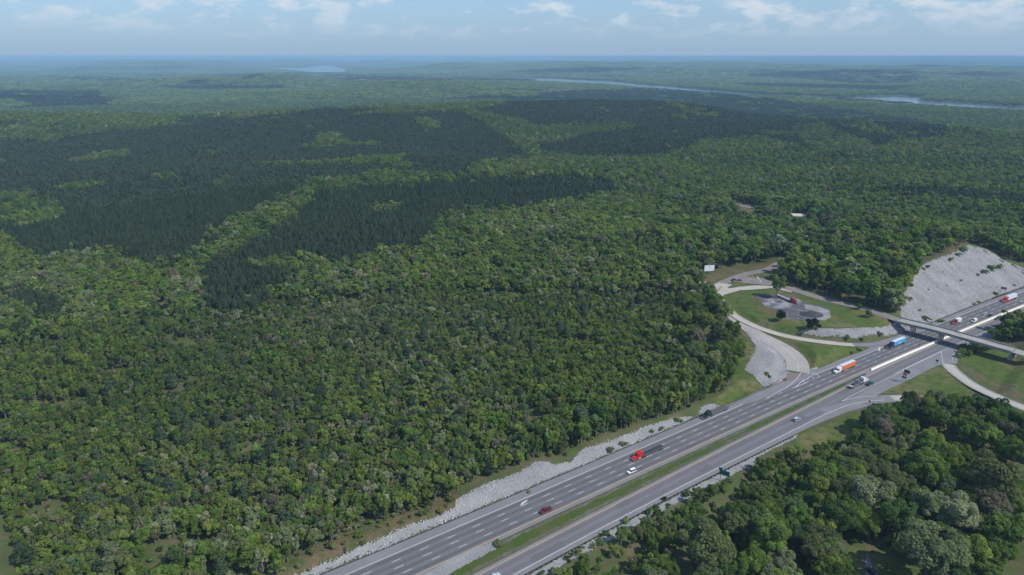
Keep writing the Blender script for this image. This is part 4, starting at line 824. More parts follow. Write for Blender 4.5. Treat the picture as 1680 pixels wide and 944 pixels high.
def merged(name, a, b):
    V = np.array([v.co[:] for v in a.vertices]); o = len(V); V = list(map(tuple, V))+[tuple(v.co) for v in b.vertices]
    Fq = [tuple(p.vertices) for p in a.polygons]; na_ = len(Fq); Fq += [tuple(i+o for i in p.vertices) for p in b.polygons]
    me = bpy.data.meshes.new(name); me.from_pydata(V, [], Fq); me.update(); me.materials.append(a.materials[0]); me.materials.append(b.materials[0])
    mi = np.zeros(len(Fq), np.int32); mi[na_:] = 1; me.polygons.foreach_set('material_index', mi)
    lv = np.zeros(len(Fq), np.float32); tmp = np.zeros(na_, np.float32); a.attributes['leafvar'].data.foreach_get('value', tmp); lv[:na_] = tmp; leafvar(me, lv); return me
# big spreading trees (crown about 12 m), middling wood trees (6 m), far versions, shrubs, pines, distant clumps
BIG = [broadleaf(10+i, 6000, 0.30, 5.6, 11.0, 3.6, 48, 1.1, 0.45) for i in range(6)]
MIDK = [broadleaf(40+i, 1300, 0.29, 2.7, 9.0, 2.4, 18, 1.6, 0.6) for i in range(8)]
FARK = [broadleaf(70+i, 330, 0.75, 3.8, 8.6, 2.6, 13, 1.25) for i in range(6)]
SHRUB = [broadleaf(90+i, 260, 0.24, 1.3, 1.7, 0.2, 6, 0.9) for i in range(4)]
PINES = [pine(110+i, 620, 0.36, 2.6, 12, 3.0) for i in range(5)]
PFAR = [pine(130+i, 110, 0.75, 2.9, 12.5, 4.0) for i in range(4)]
def clump(seed, n=150, R_=13, size=2.4):
    r_ = np.random.default_rng(seed); P = []; Nm = []; LV = []
    cs = [(r_.uniform(-R_, R_), r_.uniform(-R_, R_), r_.uniform(9, 13), r_.uniform(4.5, 6.5)) for _ in range(9)]
    for i in range(n):
        c = cs[r_.integers(len(cs))]; d = r_.normal(size=3); d[2] = abs(d[2]); d /= np.linalg.norm(d); P.append(np.array(c[:3])+d*c[3]); Nm.append(d+r_.normal(size=3)*0.2); LV.append((c[0]*0.37) % 1*0.6+r_.random()*0.4)
    V, Fq = crown_faces(np.array(P), np.array(Nm), size, r_); m_ = mesh_np('clump', V, Fq, LEAF); leafvar(m_, LV); return m_
CLUMP = [clump(150+i) for i in range(5)]
def rocks(seed):
    import bmesh
    b = bmesh.new(); bmesh.ops.create_icosphere(b, subdivisions=1, radius=0.5); r_ = random.Random(seed)
    sx, sy, sz = r_.uniform(.8, 1.3), r_.uniform(.6, 1.0), r_.uniform(.45, .8)
    for v in b.verts: k = r_.uniform(.75, 1.2); v.co = Vector((v.co.x*sx*k, v.co.y*sy*k, v.co.z*sz*k))
    me = bpy.data.meshes.new('stone'); b.to_mesh(me); b.free(); me.materials.append(M_STONE); return me
ROCKS = [rocks(i) for i in range(8)]
# ------------------------------------------------------------------ where things grow
NF = [(430, 990), (470, 925), (530, 895), (600, 862), (680, 838), (745, 812), (770, 792), (800, 783), (840, 770), (865, 757), (880, 750), (935, 748), (945, 733), (985, 720), (1040, 700), (1060, 690), (1120, 676), (1145, 662), (1165, 650), (1190, 640), (1205, 610), (1212, 580), (1214, 560), (1205, 547), (1188, 525), (1160, 482), (1146, 464), (1148, 448), (1190, 441), (1262, 429), (1284, 422), (1284, 436), (1268, 450), (1290, 465), (1340, 482), (1400, 497), (1440, 507), (1474, 514), (1475, 497), (1482, 476), (1498, 450), (1512, 430), (1534, 422), (1556, 414), (1589, 396), (1622, 406), (1642, 420), (1664, 428), (1700, 438), (2200, 330), (2200, 640), (1800, 640), (1700, 700), (1660, 690), (1600, 675), (1540, 668), (1490, 676), (1450, 692), (1420, 715), (1385, 738), (1300, 748), (1230, 778), (1180, 805), (1117, 826), (1039, 868), (983, 897), (888, 950), (820, 1000)]
F2 = [(1622, 560), (1640, 548), (1690, 530), (1760, 500), (1850, 520), (1850, 585), (1760, 577), (1700, 563), (1655, 556)]
HOLES = [[(1366, 905), (1395, 893), (1430, 900), (1500, 922), (1540, 955), (1510, 1010), (1395, 1010), (1372, 950)], CLEAR_FAR, CLEAR_ROAD, [(1290, 356), (1326, 352), (1328, 376), (1295, 376)], [(1262, 352), (1282, 352), (1282, 366), (1262, 366)]]
PINE = [[(-200, 235), (0, 224), (80, 229), (170, 211), (275, 203), (300, 190), (400, 193), (470, 183), (520, 172), (600, 178), (700, 180), (760, 182), (800, 203), (850, 238), (872, 258), (800, 262), (760, 283), (700, 285), (620, 280), (580, 292), (520, 294), (490, 308), (470, 320), (420, 345), (372, 365), (330, 395), (310, 412), (250, 425), (200, 405), (130, 405), (70, 415), (40, 402), (0, 372), (-200, 380)],
        [(372, 400), (440, 374), (492, 350), (504, 322), (524, 306), (580, 306), (620, 298), (670, 296), (794, 286), (930, 283), (1000, 290), (1010, 302), (950, 316), (847, 328), (794, 333), (720, 345), (712, 374), (690, 396), (620, 398), (590, 412), (520, 425), (480, 436), (450, 465), (400, 492), (370, 500), (340, 490), (330, 440)],
        [(780, 180), (830, 163), (900, 152), (1000, 146), (1080, 146), (1150, 149), (1250, 160), (1340, 172), (1440, 187), (1560, 203), (1550, 224), (1480, 227), (1440, 241), (1420, 231), (1350, 203), (1300, 206), (1330, 245), (1250, 221), (1150, 226), (1120, 250), (1060, 256), (960, 256), (890, 246), (880, 236), (960, 216), (1060, 202), (870, 206), (868, 196), (840, 193)],
        [(-200, 470), (60, 470), (120, 490), (60, 515), (30, 530), (-200, 530)], [(1440, 300), (1560, 305), (1700, 320), (1700, 335), (1560, 322), (1440, 312)],
        [(-50, 149), (165, 147), (165, 160), (-50, 163)], [(1360, 119), (1450, 118), (1500, 128), (1400, 132), (1355, 126)], [(1130, 106), (1280, 104), (1260, 111), (1150, 112)], [(-50, 203), (75, 191), (75, 199), (-50, 212)]]  # middle pair here: cloud-shadow patches, painted in with the dark pine tint
LIGHT = [[(20, 320), (90, 320), (100, 350), (30, 365), (0, 340)], [(95, 302), (165, 294), (170, 300), (98, 309)], [(250, 284), (288, 281), (288, 287), (252, 290)], [(350, 297), (372, 282), (374, 290), (356, 301)], [(945, 258), (1000, 262), (1000, 275), (880, 272), (880, 262)], [(608, 328), (662, 324), (655, 335), (615, 341)], [(330, 405), (400, 360), (450, 338), (490, 332), (490, 345), (440, 372), (390, 400), (345, 418)]]
def maskpoly(px, py, polys):
    m = np.zeros(px.shape, bool)
    for p in polys: m |= inpoly(px, py, p)
    return m
def grid(sp, r0, r1, jit=0.42, amax=41.5):
    x1 = r1*math.sin(R(amax)); xs = np.arange(-x1, x1, sp); ys = np.arange(r0*math.cos(R(amax))*0.98, r1, sp)
    X_, Y_ = np.meshgrid(xs, ys); X_ = X_.ravel(); Y_ = Y_.ravel(); X_ = X_+rng.uniform(-jit, jit, X_.size)*sp; Y_ = Y_+rng.uniform(-jit, jit, X_.size)*sp
    r_ = np.hypot(X_, Y_); k = (r_ >= r0) & (r_ < r1) & (np.abs(np.degrees(np.arctan2(X_, Y_))) < amax); return X_[k], Y_[k]
def classify(x, y):
    z = H(x, y); px, py, _ = proj(x, y, z); s, t = toST(x, y); qx, qy, _ = proj(x, y, z+13)
    nf = inpoly(px, py, NF) & ~inpoly(px, py, F2)
    out_ = (py > 944) & (px < 1000) & (t > tA(s)-11) & (t < tG(s)+5) | ((t > tA(s)-1) & (t < tG(s)-2) & (x < 900))
    out_ &= ~((s > 300) & (t > tF(s)+6))
    ok = ~nf & ~out_ & ~((t > 0) & (s < 150) & (t < tG(s)+7.5)) & ~maskpoly(px, py, HOLES) & (river_in(x, y) < -14-110*((np.hypot(x, y) > 2600) & (px > 840) & (py > np.interp(px, [p[0] for p in RIV_PX[::-1]], [p[1] for p in RIV_PX[::-1]]))))
    for L in (LINE_OVER, LINE_R2, LINE_R1, LINE_LOCAL): ok &= segdist(x, y, L)[0] > 8.5
    rr_ = np.hypot(x, y); wob = 18*(fbm(x, y, 130, 6, 4)-0.5)*np.clip(900/rr_, 0.3, 1.3)+rng.normal(size=x.size)*4.5*np.clip(900/rr_, 0.25, 1.4)
    pn = maskpoly(qx+wob, qy+wob*0.7, PINE) & (fbm(x, y, 95, 81, 3) < 0.69+0.04*rng.random(x.size)) & ~maskpoly(qx, qy, LIGHT) & (t < 0)
    return z, px, py, s, t, ok, pn
PAL = {'green': (0.162, 0.25, 0.055), 'lime': (0.232, 0.305, 0.066), 'deep': (0.1, 0.172, 0.048), 'cool': (0.13, 0.195, 0.08), 'olive': (0.17, 0.205, 0.082),
       'pale': (0.33, 0.365, 0.20), 'bare': (0.215, 0.21, 0.135), 'cream': (0.235, 0.29, 0.135)}
WORDS = {'green': 'mid-green', 'lime': 'fresh yellow-green', 'deep': 'deep green', 'cool': 'blue-green', 'olive': 'olive-brown budding', 'pale': 'whitish blossoming', 'bare': 'grey-brown half-bare', 'cream': 'pale cream-green'}
KEYS = list(PAL)
def tints(x, y, r_, probs):
    n = len(x); lf = fbm(x, y, 120, 31, 3); P_ = np.array([[probs[k] for k in KEYS]]*n, float)
    P_[:, 1] *= np.clip((lf-0.3)*4, 0.15, 3); P_[:, 3] *= np.clip((0.75-lf)*3, 0.2, 3); P_[:, 2] *= np.clip((0.72-lf)*3, 0.2, 3)
    l2 = fbm(x+900, y, 90, 37, 3); P_[:, 5:] *= np.clip((l2-0.38)*8, 0.15, 4)[:, None]
    qx, qy, _ = proj(x, y, H(x, y)+8); dr = inpoly(qx, qy, [(-50, 395), (120, 398), (260, 425), (420, 500), (560, 465), (720, 440), (860, 520), (900, 600), (800, 690), (640, 600), (480, 560), (300, 535), (-50, 520)]); P_[dr, 7] *= 3.2; P_[dr, 5] *= 2.2; P_[dr, 6] *= 1.6
    P_ /= P_.sum(1)[:, None]; c = P_.cumsum(1); u = rng.random(n)[:, None]; k = (u > c).sum(1).clip(0, len(KEYS)-1)
    T = np.array([PAL[q] for q in KEYS])[k]*(0.78+0.44*rng.random((n, 1)))*(1+0.12*(rng.random((n, 3))-0.5)); return k, T
REC = []   # dicts: array sets per population
def add_pop(kind, x, y, z, var, scale, T, key, label_region): REC.append(dict(kind=kind, x=x, y=y, z=z, var=var, sc=scale, T=T, key=key, reg=label_region))
PR_L = dict(green=.38, lime=.26, deep=.11, cool=.08, olive=.10, pale=.035, bare=.025, cream=.05)
PR_R = dict(green=.42, lime=.20, deep=.18, cool=.06, olive=.08, pale=.012, bare=.015, cream=.05)
PR_F = dict(green=.40, lime=.14, deep=.20, cool=.10, olive=.08, pale=.01, bare=.02, cream=.05)
HEROES = [(1432, 812, 62, 'pale', 'pale domed tree with whitish new leaves, the roundest of the bottom right wood'),
 (1535, 832, 58, 'cream', 'broad cream-green tree, left of the pair of pale crowns right of the domed tree'), (1578, 845, 62, 'pale', 'broad whitish-grey tree right beside the cream-green crown in the lower right wood'),
 (1528, 905, 92, 'cream', 'largest yellowish-pale tree at the bottom right, beside the dark shaded clearing'), (1478, 848, 60, 'deep', 'tall dark green tree between the pale domed tree and the pale pair'),
 (1160, 895, 80, 'olive', 'big rounded olive-grey tree at the bottom edge below the green road sign'), (1284, 926, 40, 'pale', 'small whitish blossoming tree at the bottom edge'),
 (1228, 925, 56, 'green', 'rich green tree at the bottom edge between the olive one and the blossoming one'), (1262, 882, 66, 'green', 'wide green tree behind the blossoming tree at the bottom'),
 (1313, 880, 38, 'cool', 'small round green tree left of the lawn'), (1519, 766, 58, 'green', 'round green tree behind the pale pair in the lower right wood'),
 (1557, 776, 26, 'pale', 'small white-flowering tree right of the round green tree'), (1628, 782, 82, 'olive', 'wide olive-pale tree near the right edge of the lower wood'),
 (1628, 822, 54, 'bare', 'grey half-bare tree near the right edge'), (1350, 775, 46, 'green', 'leafy green tree in front of the grass verge below the exit ramp'), (1380, 850, 50, 'deep', 'dark green tree behind the lawn'),
 (1655, 870, 60, 'green', 'green tree at the right edge above the bottom corner'), (1590, 905, 56, 'lime', 'bright green tree right of the largest yellowish-pale tree')]
hero_xy = []
def hero(px, py, wpx, key, label, widthm=None, group=None, kinds=BIG, hf=0.62):
    p = GT(px, py+14)[0]; z = float(H(p[:1], p[1:])[0])
    for _ in range(5):
        dep = proj(p[0], p[1], z)[2]; wm = wpx*float(dep)/F; sc_ = wm/11.6; hh = 14.5*sc_**0.8
        p = G(px, py, z+hh*hf); z = float(H(p[:1], p[1:])[0])
    return p, z, sc_, sc_**0.8
def make_tree(name, cm_, tm_, loc, rz, scl, T, label, cat, group=None):
    g = empty(name, tuple(loc), rz); g.scale = scl; tag(g, label, cat, group)
    a = bpy.data.objects.new('crown', cm_); a['tint'] = [float(c) for c in T]; link(a, g); b_ = bpy.data.objects.new('trunk', tm_); link(b_, g); return g
for i, (px_, py_, wp_, key, lab) in enumerate(HEROES):
    p, z, s1, s2 = hero(px_, py_, wp_, key, lab); cm_, tm_ = BIG[i % len(BIG)]; hero_xy.append((p[0], p[1], s1*5.6))
    make_tree('broadleaf_tree', cm_, tm_, (*p, z-0.3), i*1.7, (s1, s1, s2), np.array(PAL[key])*(0.95+0.1*(i % 3)), lab, 'tree')
# trees standing alone
def solo(name, px, py, zb, cm_, tm_, scl, key, label, cat='tree'):
    p = G(px, py, zb); z = float(H(p[:1], p[1:])[0]); T = PAL.get(key, key); hero_xy.append((p[0], p[1], 3)); return make_tree(name, cm_, tm_, (*p, z-0.1), px*0.1, scl, T, label, cat)
solo('broadleaf_tree', 1274, 489, ZI, *BIG[2], (0.98, 0.98, 1.18), (0.20, 0.30, 0.08), 'lone full green tree standing at the edge of the gravel lot')
solo('cedar_bush', 1278, 527, ZI, *SHRUB[0], (3.2, 3.2, 4.6), (0.03, 0.05, 0.02), 'dark columnar evergreen bush on the grass left of the lot corner', 'bush')
solo('cedar_bush', 1332, 540, ZI, *SHRUB[1], (4.0, 4.0, 4.0), (0.028, 0.045, 0.02), 'dark round evergreen bush at the top of the stone embankment', 'bush')
solo('broadleaf_shrub', 1425, 522, ZI, *SHRUB[2], (2.6, 2.6, 2.8), 'olive', 'loose green shrub beside the side road near the overpass', 'bush')
solo('broadleaf_tree', 1409, 509, ZI, *SHRUB[3], (2.0, 2.0, 2.6), 'deep', 'low dark green shrub just left of the loose shrub by the overpass', 'bush')
for i, (a, b_, q, key) in enumerate([(1630, 556, .5, 'green'), (1641, 554, .62, 'deep'), (1652, 559, .6, 'green'), (1657, 549, .75, 'green'), (1668, 560, .66, 'deep'), (1673, 546, .8, 'green'), (1664, 553, .7, 'lime'), (1684, 558, .7, 'green')]):
    g = solo('broadleaf_tree', a, b_, 0, *BIG[i % 6], (q*1.25, q*1.25, q), key, ('rich', 'shaded', 'leafy', 'rounded', 'dark', 'tall', 'yellowish', 'outer')[i]+' green tree of the clump behind the right end of the overpass'); g['group'] = 'clump of trees behind the overpass'
for i, (a, b_, q) in enumerate([(1572, 585, 1.3), (1578, 578, 1.6), (1586, 574, 1.8), (1596, 575, 2.0), (1606, 577, 1.8), (1590, 582, 1.6), (1577, 570, 1.5), (1616, 573, 1.9), (1626, 571, 1.6)]):
    g = solo('broadleaf_shrub', a, b_+1, 0, *SHRUB[i % 4], (q*1.2, q*1.2, q*1.1), ('green', 'lime', 'green')[i % 3], 'green bush under the right end of the overpass', 'shrub'); g['group'] = 'bushes under the right end of the overpass'
hero_xy += [(*G(1186, 792), 7), (*G(1192, 806), 6), (*G(1198, 818), 3)]
HX = np.array(hero_xy)
def keep_off(x, y, k=0.95):
    m = np.ones(len(x), bool)
    for a, b_, r_ in HX: m &= np.hypot(x-a, y-b_) > r_*k+1.0
    return m
# near wood, left of the highway: young, slender
x, y = grid(3.2, 150, 520); z, px, py, s, t, ok, pn = classify(x, y)
left_ = t < 15; ok &= keep_off(x, y); gap = fbm(x, y, 22, 41, 3) > 0.30
m = ok & left_ & ~pn & gap & ((px < 1120) | (py > 600))
k, T = tints(x[m], y[m], None, PR_L); edge = np.exp(-np.maximum(0, tA(s[m])-14-t[m])/28)
n = m.sum(); base = (0.46+0.36*rng.random(n)+0.42*edge)*(0.8+0.4*fbm(x[m], y[m], 70, 51, 2)); wd = base*(0.62+0.6*rng.random(n)**1.5); base = base*(0.85+0.3*rng.random(n))
yg = 0.72+0.5*np.clip((fbm(x[m], y[m], 160, 77, 3)-0.32)*2.6, 0, 1); base = base*yg
big_ = rng.random(n) < 0.10; base = np.where(big_, base*1.3, base); wd = np.where(big_, wd*1.55, wd)
add_pop('mid', x[m], y[m], z[m], rng.integers(0, 8, n), np.stack([wd, wd, base], 1), T, k, 'left')
# near wood, right of the highway and round the interchange: grown, spreading
mr_ = ok & ~(left_ & ((px < 1120) | (py > 600))) & ~pn
sel = rng.random(len(x)) < np.where((t > 0) & (s > 250), 0.36, np.where(t > 0, 0.22, 0.21))*np.where((t > 0) & (t < 62) & (s < 150), 0.5, 1); m = mr_ & sel; n = m.sum(); k, T = tints(x[m], y[m], None, PR_R)
base = 0.55+0.42*rng.random(n); nearedge = (t[m] > 0) & (t[m] < 60) & (s[m] < 150); base = np.where(nearedge, base*0.62, base); wd = base*(0.85+0.35*rng.random(n))
add_pop('big', x[m], y[m], z[m], rng.integers(0, 6, n), np.stack([wd, wd, base], 1), T, k, 'right')
m = ok & (t > 0) & (t < 66) & (s < 160) & (rng.random(len(x)) < 0.34); n = m.sum(); k, T = tints(x[m], y[m], None, PR_R); q = 0.38+0.5*rng.random(n)
add_pop('mid', x[m], y[m], z[m], rng.integers(0, 8, n), np.stack([q*1.25, q*1.25, q], 1), T, k, 'right')
pm = ok & pn; n = pm.sum()
def pine_T(n): return np.array((0.044, 0.068, 0.036))*(0.75+0.5*rng.random((n, 1)))*(1+0.1*(rng.random((n, 3))-0.5))
if n: q = 0.8+0.35*rng.random(n); add_pop('pine', x[pm], y[pm], z[pm], rng.integers(0, 5, n), np.stack([q, q, q], 1), pine_T(n), np.zeros(n, int), 'pine')
# scattered dark conifers inside the young wood
x, y = grid(15, 190, 900); z, px, py, s, t, ok, pn = classify(x, y); m = ok & (t < -20) & ~pn & (fbm(x, y, 80, 61, 3) > 0.56) & (px < 1250); n = m.sum(); q = 0.6+0.3*rng.random(n)
add_pop('pine', x[m], y[m], z[m], rng.integers(0, 5, n), np.stack([q*1.35, q*1.35, q], 1), pine_T(n)*1.1, np.zeros(n, int), 'scatter')
# 520 - 950 m
x, y = grid(5.4, 520, 950); z, px, py, s, t, ok, pn = classify(x, y); mature = (px > 1080); 
m = ok & ~pn & ~(mature & (rng.random(len(x)) < 0.5)) & (fbm(x, y, 30, 41, 3) > 0.24); n = m.sum(); k, T = tints(x[m], y[m], None, PR_L); k2, T2 = tints(x[m], y[m], None, PR_F); mm = mature[m]; T[mm] = T2[mm]; k[mm] = k2[mm]
q = np.where(mm, 0.95+0.5*rng.random(n), 0.68+0.4*rng.random(n)); wd = q*(0.8+0.5*rng.random(n)); bigp = fbm(x[m], y[m], 150, 55, 2) > 0.56; q = np.where(bigp, q*1.25, q); wd = np.where(bigp, wd*1.3, wd)
add_pop('far', x[m], y[m], z[m], rng.integers(0, 6, n), np.stack([wd, wd, q], 1), T, k, 'far')
# 950 - 3600 m
for sp, r0, r1, sc_ in ((7.4, 950, 1900, 1.25), (10.5, 1900, 3700, 1.75)):
    x, y = grid(sp, r0, r1); z, px, py, s, t, ok, pn = classify(x, y); m = ok & ~pn; n = m.sum(); k, T = tints(x[m], y[m], None, PR_F)
    q = sc_**0.6*(0.85+0.4*rng.random(n)); wd = sc_*(0.8+0.4*rng.random(n)); add_pop('far', x[m], y[m], z[m], rng.integers(0, 6, n), np.stack([wd, wd, q], 1), T, k, 'far')
for sp, r0, r1, sc_ in ((4.6, 520, 950, 0.9), (5.6, 950, 1700, 1.0), (8.0, 1700, 3700, 1.35)):
    x, y = grid(sp, r0, r1); z, px, py, s, t, ok, pn = classify(x, y); m = ok & pn; n = m.sum(); q = 0.8+0.35*rng.random(n)
    add_pop('pine' if r1 < 951 else 'pfar', x[m], y[m], z[m], rng.integers(0, 5 if r1 < 951 else 4, n), np.stack([q*sc_, q*sc_, q*(1+0.1*(sc_-1))], 1), pine_T(n), np.zeros(n, int), 'pine')
# far canopy in clumps
for sp, r0, r1, sc_ in ((21, 3600, 5600, 1.0), (34, 5600, 9500, 1.55)):
    x, y = grid(sp, r0, r1); z, px, py, s, t, ok, pn = classify(x, y); m = ok; n = m.sum(); k, T = tints(x[m], y[m], None, PR_F); pq = pn[m] | (fbm(x[m], y[m], 1100, 71, 3) > 0.66); T[pq] = pine_T(int(pq.sum()))
    q = sc_*(0.85+0.35*rng.random(n)); add_pop('clump', x[m], y[m], z[m]-3, rng.integers(0, 5, n), np.stack([q, q, 0.75+0.4*rng.random(n)], 1), T, k, 'far')
# undergrowth: shrubs in woods' edges and gaps
x, y = grid(2.6, 190, 560); z, px, py, s, t, ok, pn = classify(x, y); dE = tA(s)-t; 
edge_l = (t < 0) & ok & ~pn; dens = np.where(edge_l, 0.45, 0.22)*(r_ := np.clip(1.2-np.hypot(x, y)/700, 0.2, 1))
m = ok & (rng.random(len(x)) < dens); verge = inpoly(px, py, NF) & ~ok
ev = maskpoly(px, py, [[(430, 950), (520, 895), (600, 862), (680, 835), (742, 806), (746, 833), (668, 862), (566, 907), (484, 950)], [(1300, 748), (1303, 738), (1345, 735), (1400, 722), (1430, 700), (1430, 710), (1400, 735), (1370, 745)], [(1470, 514), (1470, 480), (1495, 448), (1512, 424), (1560, 405), (1590, 394), (1590, 402), (1556, 417), (1514, 433), (1484, 478), (1477, 515)],
      [(1568, 583), (1572, 572), (1590, 566), (1620, 572), (1600, 578), (1585, 590)], [(1060, 838), (1117, 805), (1180, 795), (1300, 735), (1300, 750), (1180, 812), (1117, 830), (1040, 872), (983, 900), (900, 950), (880, 950), (960, 895)]])
m |= ev & (rng.random(len(x)) < 0.33); spots = np.zeros(len(x), bool)
n = m.sum(); k, T = tints(x[m], y[m], None, PR_L); T = T*0.95; q = 0.55+0.9*rng.random(n)
add_pop('shrub', x[m], y[m], z[m], rng.integers(0, 4, n), np.stack([q, q, q*(0.8+0.5*rng.random(n))], 1), T, k, 'under')
# ------------------------------------------------------------------ the 300 largest of each kind become objects, the rest is wood
SRC = {'mid': MIDK, 'big': BIG, 'far': FARK, 'shrub': SHRUB, 'pine': PINES, 'pfar': PFAR}; CRW = {'mid': 5.8, 'big': 11.5, 'far': 7.8, 'shrub': 2.8, 'pine': 4.8, 'pfar': 5}
REG = {'left': 'in the dense young wood left of the highway', 'right': 'in the grown wood right of the highway and round the ramps', 'far': 'in the distant woods', 'pine': 'in the dark pine plantation', 'scatter': 'standing between the young broadleaf trees', 'under': 'in the undergrowth'}
def top_split(kinds, count):
    rows = []
    for i, r_ in enumerate(REC):
        if r_['kind'] not in kinds: continue
        px, py, dep = proj(r_['x'], r_['y'], r_['z']+5); vis = (px > 5) & (px < 1675) & (py > 60) & (py < 950)
        if r_['kind'] == 'big' and True: vis &= (py > 430)
        size = CRW[r_['kind']]*r_['sc'][:, 0]*r_['sc'][:, 2]/dep**2*vis
        for j in np.argsort(-size)[:count]: rows.append((float(size[j]), i, int(j)))
    rows.sort(reverse=True); return rows[:count]
take = {}
def subzone(px, py, reg):
    if reg == 'left': return 'along the stone verge' if False else ('at the bottom left' if px < 420 else 'towards the stone verge')
    if reg == 'right': return 'beyond the highway' if py < 640 else 'in the lower right corner'
    return ''
for kinds, cnt, nm, cat in ((('mid', 'big'), 300-len(HEROES)-2, 'broadleaf_tree', 'tree'), (('pine',), 180, 'pine_tree', 'pine tree'), (('shrub',), 120, 'broadleaf_shrub', 'shrub')):
    for _, i, j in top_split(kinds, cnt):
        r_ = REC[i]; take.setdefault(i, []).append(j); px_, py_, _d = proj(r_['x'][j], r_['y'][j], r_['z'][j])
        if cat == 'pine tree': lab = 'dark green conifer '+REG[r_['reg']]
        elif cat == 'shrub': lab = WORDS[KEYS[r_['key'][j]]]+' low shrub '+('on the verge right of the highway' if toST(r_['x'][j], r_['y'][j])[1] > 0 else 'under and beside the trees left of the highway')
        else:
            where = ('in the young wood at the bottom left' if px_ < 420 else 'in the young wood by the stone verge') if r_['reg'] == 'left' else ('in the wood round the upper ramps' if py_ < 640 else 'in the lower right wood')
            size = 'tall ' if r_['sc'][j, 2] > (1.05 if r_['reg'] == 'left' else 0.85) else ''
            lab = size+WORDS[KEYS[r_['key'][j]]]+' broadleaf tree '+where
        cm_, tm_ = SRC[r_['kind']][r_['var'][j]]; s_ = r_['sc'][j]
        make_tree(nm, cm_, tm_, (r_['x'][j], r_['y'][j], r_['z'][j]-0.1), float(rng.random()*6.28), tuple(float(c) for c in s_), r_['T'][j], lab, cat, lab.replace('tree', 'trees').replace('shrub', 'shrubs').replace('conifer', 'conifers'))
# ------------------------------------------------------------------ the rest: point clouds carrying instances
def proto(name, meshes):
    col = bpy.data.collections.new(name)
    for i, m_ in enumerate(meshes): o = bpy.data.objects.new('%s_%02d' % (name, i), m_); col.objects.link(o)
    return col
def scatter(name, label, col, x, y, z, var, scl, T, rot=None, tilt=None):
    me = bpy.data.meshes.new(name); n = len(x); me.vertices.add(n); me.vertices.foreach_set('co', np.stack([x, y, z], 1).astype(np.float32).ravel())
    a = me.attributes.new('var', 'INT', 'POINT'); a.data.foreach_set('value', var.astype(np.int32))
    a = me.attributes.new('scl', 'FLOAT_VECTOR', 'POINT'); a.data.foreach_set('vector', scl.astype(np.float32).ravel())
    a = me.attributes.new('tint', 'FLOAT_VECTOR', 'POINT'); a.data.foreach_set('vector', T.astype(np.float32).ravel())
    rt = np.zeros((n, 3)); rt[:, 2] = rng.random(n)*6.283
    if tilt is not None: rt[:, :2] = tilt
    a = me.attributes.new('rot', 'FLOAT_VECTOR', 'POINT'); a.data.foreach_set('vector', rt.astype(np.float32).ravel()); me.update()
    o = link(bpy.data.objects.new(name, me)); tag(o, label, None, kind='stuff')
    g = bpy.data.node_groups.new(name, 'GeometryNodeTree'); g.interface.new_socket('Geometry', in_out='INPUT', socket_type='NodeSocketGeometry'); g.interface.new_socket('Geometry', in_out='OUTPUT', socket_type='NodeSocketGeometry')
    A = g.nodes.new; gi = A('NodeGroupInput'); go = A('NodeGroupOutput'); ci = A('GeometryNodeCollectionInfo'); ci.inputs['Collection'].default_value = col; ci.inputs['Separate Children'].default_value = True; ci.inputs['Reset Children'].default_value = True
    ip = A('GeometryNodeInstanceOnPoints'); ip.inputs['Pick Instance'].default_value = True
    def na_(nm_, ty): q = A('GeometryNodeInputNamedAttribute'); q.data_type = ty; q.inputs['Name'].default_value = nm_; return q.outputs['Attribute']
    l = g.links.new; l(gi.outputs[0], ip.inputs['Points']); l(ci.outputs[0], ip.inputs['Instance']); l(na_('var', 'INT'), ip.inputs['Instance Index']); l(na_('scl', 'FLOAT_VECTOR'), ip.inputs['Scale'])
    l(na_('rot', 'FLOAT_VECTOR'), ip.inputs['Rotation']); l(ip.outputs[0], go.inputs[0])
    md = o.modifiers.new('scatter', 'NODES'); md.node_group = g; return o
STUFF = {'mid': ('young_wood', 'dense young broadleaf wood left of the highway'), 'big': ('grown_wood', 'grown broadleaf wood round the ramps and at the lower right'), 'far': ('distant_wood', 'broadleaf woods covering the hills behind'),
         'pine': ('pine_plantation', 'dark pine plantation in the middle distance'), 'pfar': ('distant_pine_plantation', 'dark pine plantation on the far ridges'), 'shrub': ('undergrowth', 'shrubs under the trees and along the verges'), 'clump': ('far_off_wood', 'hazy far-off woods towards the river')}
for kd, (nm, lab) in STUFF.items():
    meshes = [merged('%s_%d' % (nm, i), a, b_) for i, (a, b_) in enumerate(SRC[kd])] if kd in SRC else CLUMP
    parts = []
    for i, r_ in enumerate(REC):
        if r_['kind'] != kd: continue
        kp = np.ones(len(r_['x']), bool); kp[take.get(i, [])] = False; parts.append([r_['x'][kp], r_['y'][kp], r_['z'][kp]-0.1, r_['var'][kp], r_['sc'][kp], r_['T'][kp]])
    cc = [np.concatenate(v) for v in zip(*parts)]; print('STUFF', nm, len(cc[0])); scatter(nm, lab, proto(nm, meshes), *cc)
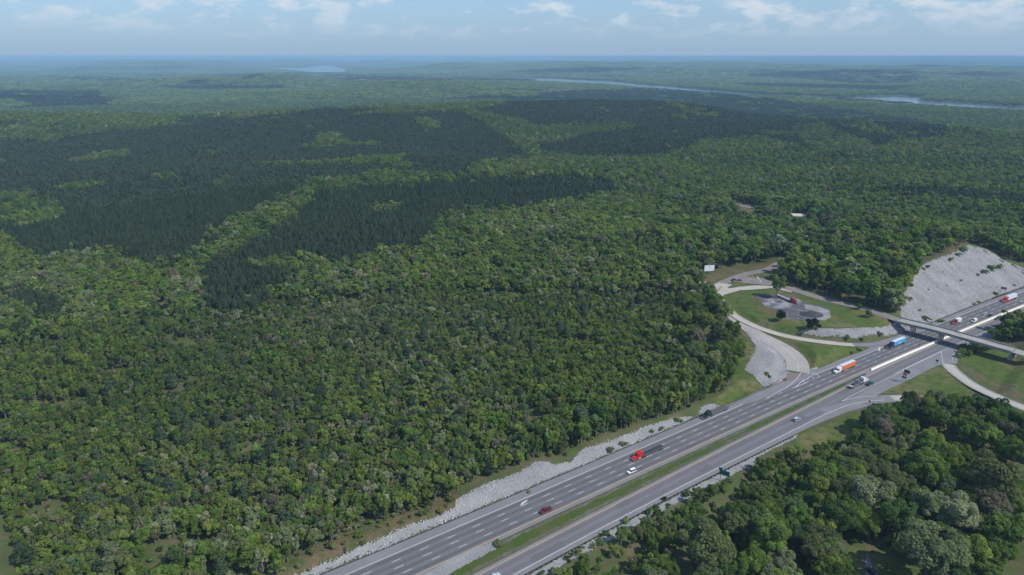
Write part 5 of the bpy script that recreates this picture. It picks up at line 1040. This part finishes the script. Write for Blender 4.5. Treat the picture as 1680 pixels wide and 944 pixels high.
# stones on the slopes, weeds in them
SXY = []
for P_ in RIPS:
    x0, y0 = P_.min(0); x1, y1 = P_.max(0); xs, ys = np.meshgrid(np.arange(x0, x1, 0.85), np.arange(y0, y1, 0.85)); xs = xs.ravel()+rng.uniform(-.5, .5, xs.size); ys = ys.ravel()+rng.uniform(-.5, .5, ys.size)
    k = inpoly(xs, ys, P_); SXY.append(np.stack([xs[k], ys[k]], 1))
SXY = np.concatenate(SXY); n = len(SXY); q = 0.35+0.75*rng.random(n)**2; print('stones', n)
scatter('riprap_stones', 'loose pale limestone blocks on the verge and slopes', proto('riprap_stone', ROCKS), SXY[:, 0], SXY[:, 1], H(SXY[:, 0], SXY[:, 1])+0.12, rng.integers(0, 8, n), np.stack([q, q, q], 1), ((0.72+0.45*np.clip((fbm(SXY[:, 0], SXY[:, 1], 11, 63, 4)-0.3)*2.4, 0, 1)+0.25*(rng.random(n)-0.5))[:, None]*np.array((1.03, 1.0, 0.97))), tilt=rng.uniform(-.5, .5, (n, 2)))
WEEDS = [(1628, 440, 3.2), (1616, 446, 2.4), (1640, 437, 2.4), (1582, 410, 3.4), (1572, 418, 2.2), (1560, 426, 2.4), (1523, 437, 1.8), (1515, 440, 1.2), (1544, 526, 2.0), (1519, 523, 2.4), (1634, 482, 2.0), (1597, 498, 1.2), (1606, 495, 1.3), (1491, 490, 2.0), (1509, 508, 1.0), (1524, 474, 0.8), (1576, 459, 1.0), (1548, 445, .6), (1553, 467, .7), (1604, 450, 1.2), (1664, 467, 1.2), (1390, 553, 1.8), (1443, 548, 1.8), (1414, 555, 1.4), (1258, 613, 1.4), (1262, 617, 1.2), (1288, 622, 1.0), (1113, 690, 1.6), (1000, 738, 1.8), (1022, 729, 1.8), (1070, 708, 1.3), (1084, 703, 1.2), (1410, 572, 1.6), (1398, 578, 1.2), (815, 893, 1.6), (868, 806, .8)]
for i, (a, b_, q) in enumerate(WEEDS):
    p = GT(a, b_+2)[0]; z = float(H(p[:1], p[1:])[0]); where = 'on the big stone cut slope' if a > 1470 and b_ < 530 else ('among the stones by the ramps' if a > 1200 else 'on the stone verge of the left carriageway')
    make_tree('broadleaf_shrub', *SHRUB[i % 4], (*p, z), i, (q, q, q*0.6), np.array(PAL[('green', 'olive', 'cream')[i % 3]])*1.1, ('large ' if q > 2.1 else 'small ')+'green weed clump '+where, 'shrub', ('large ' if q > 2.1 else 'small ')+'weed clumps '+where)
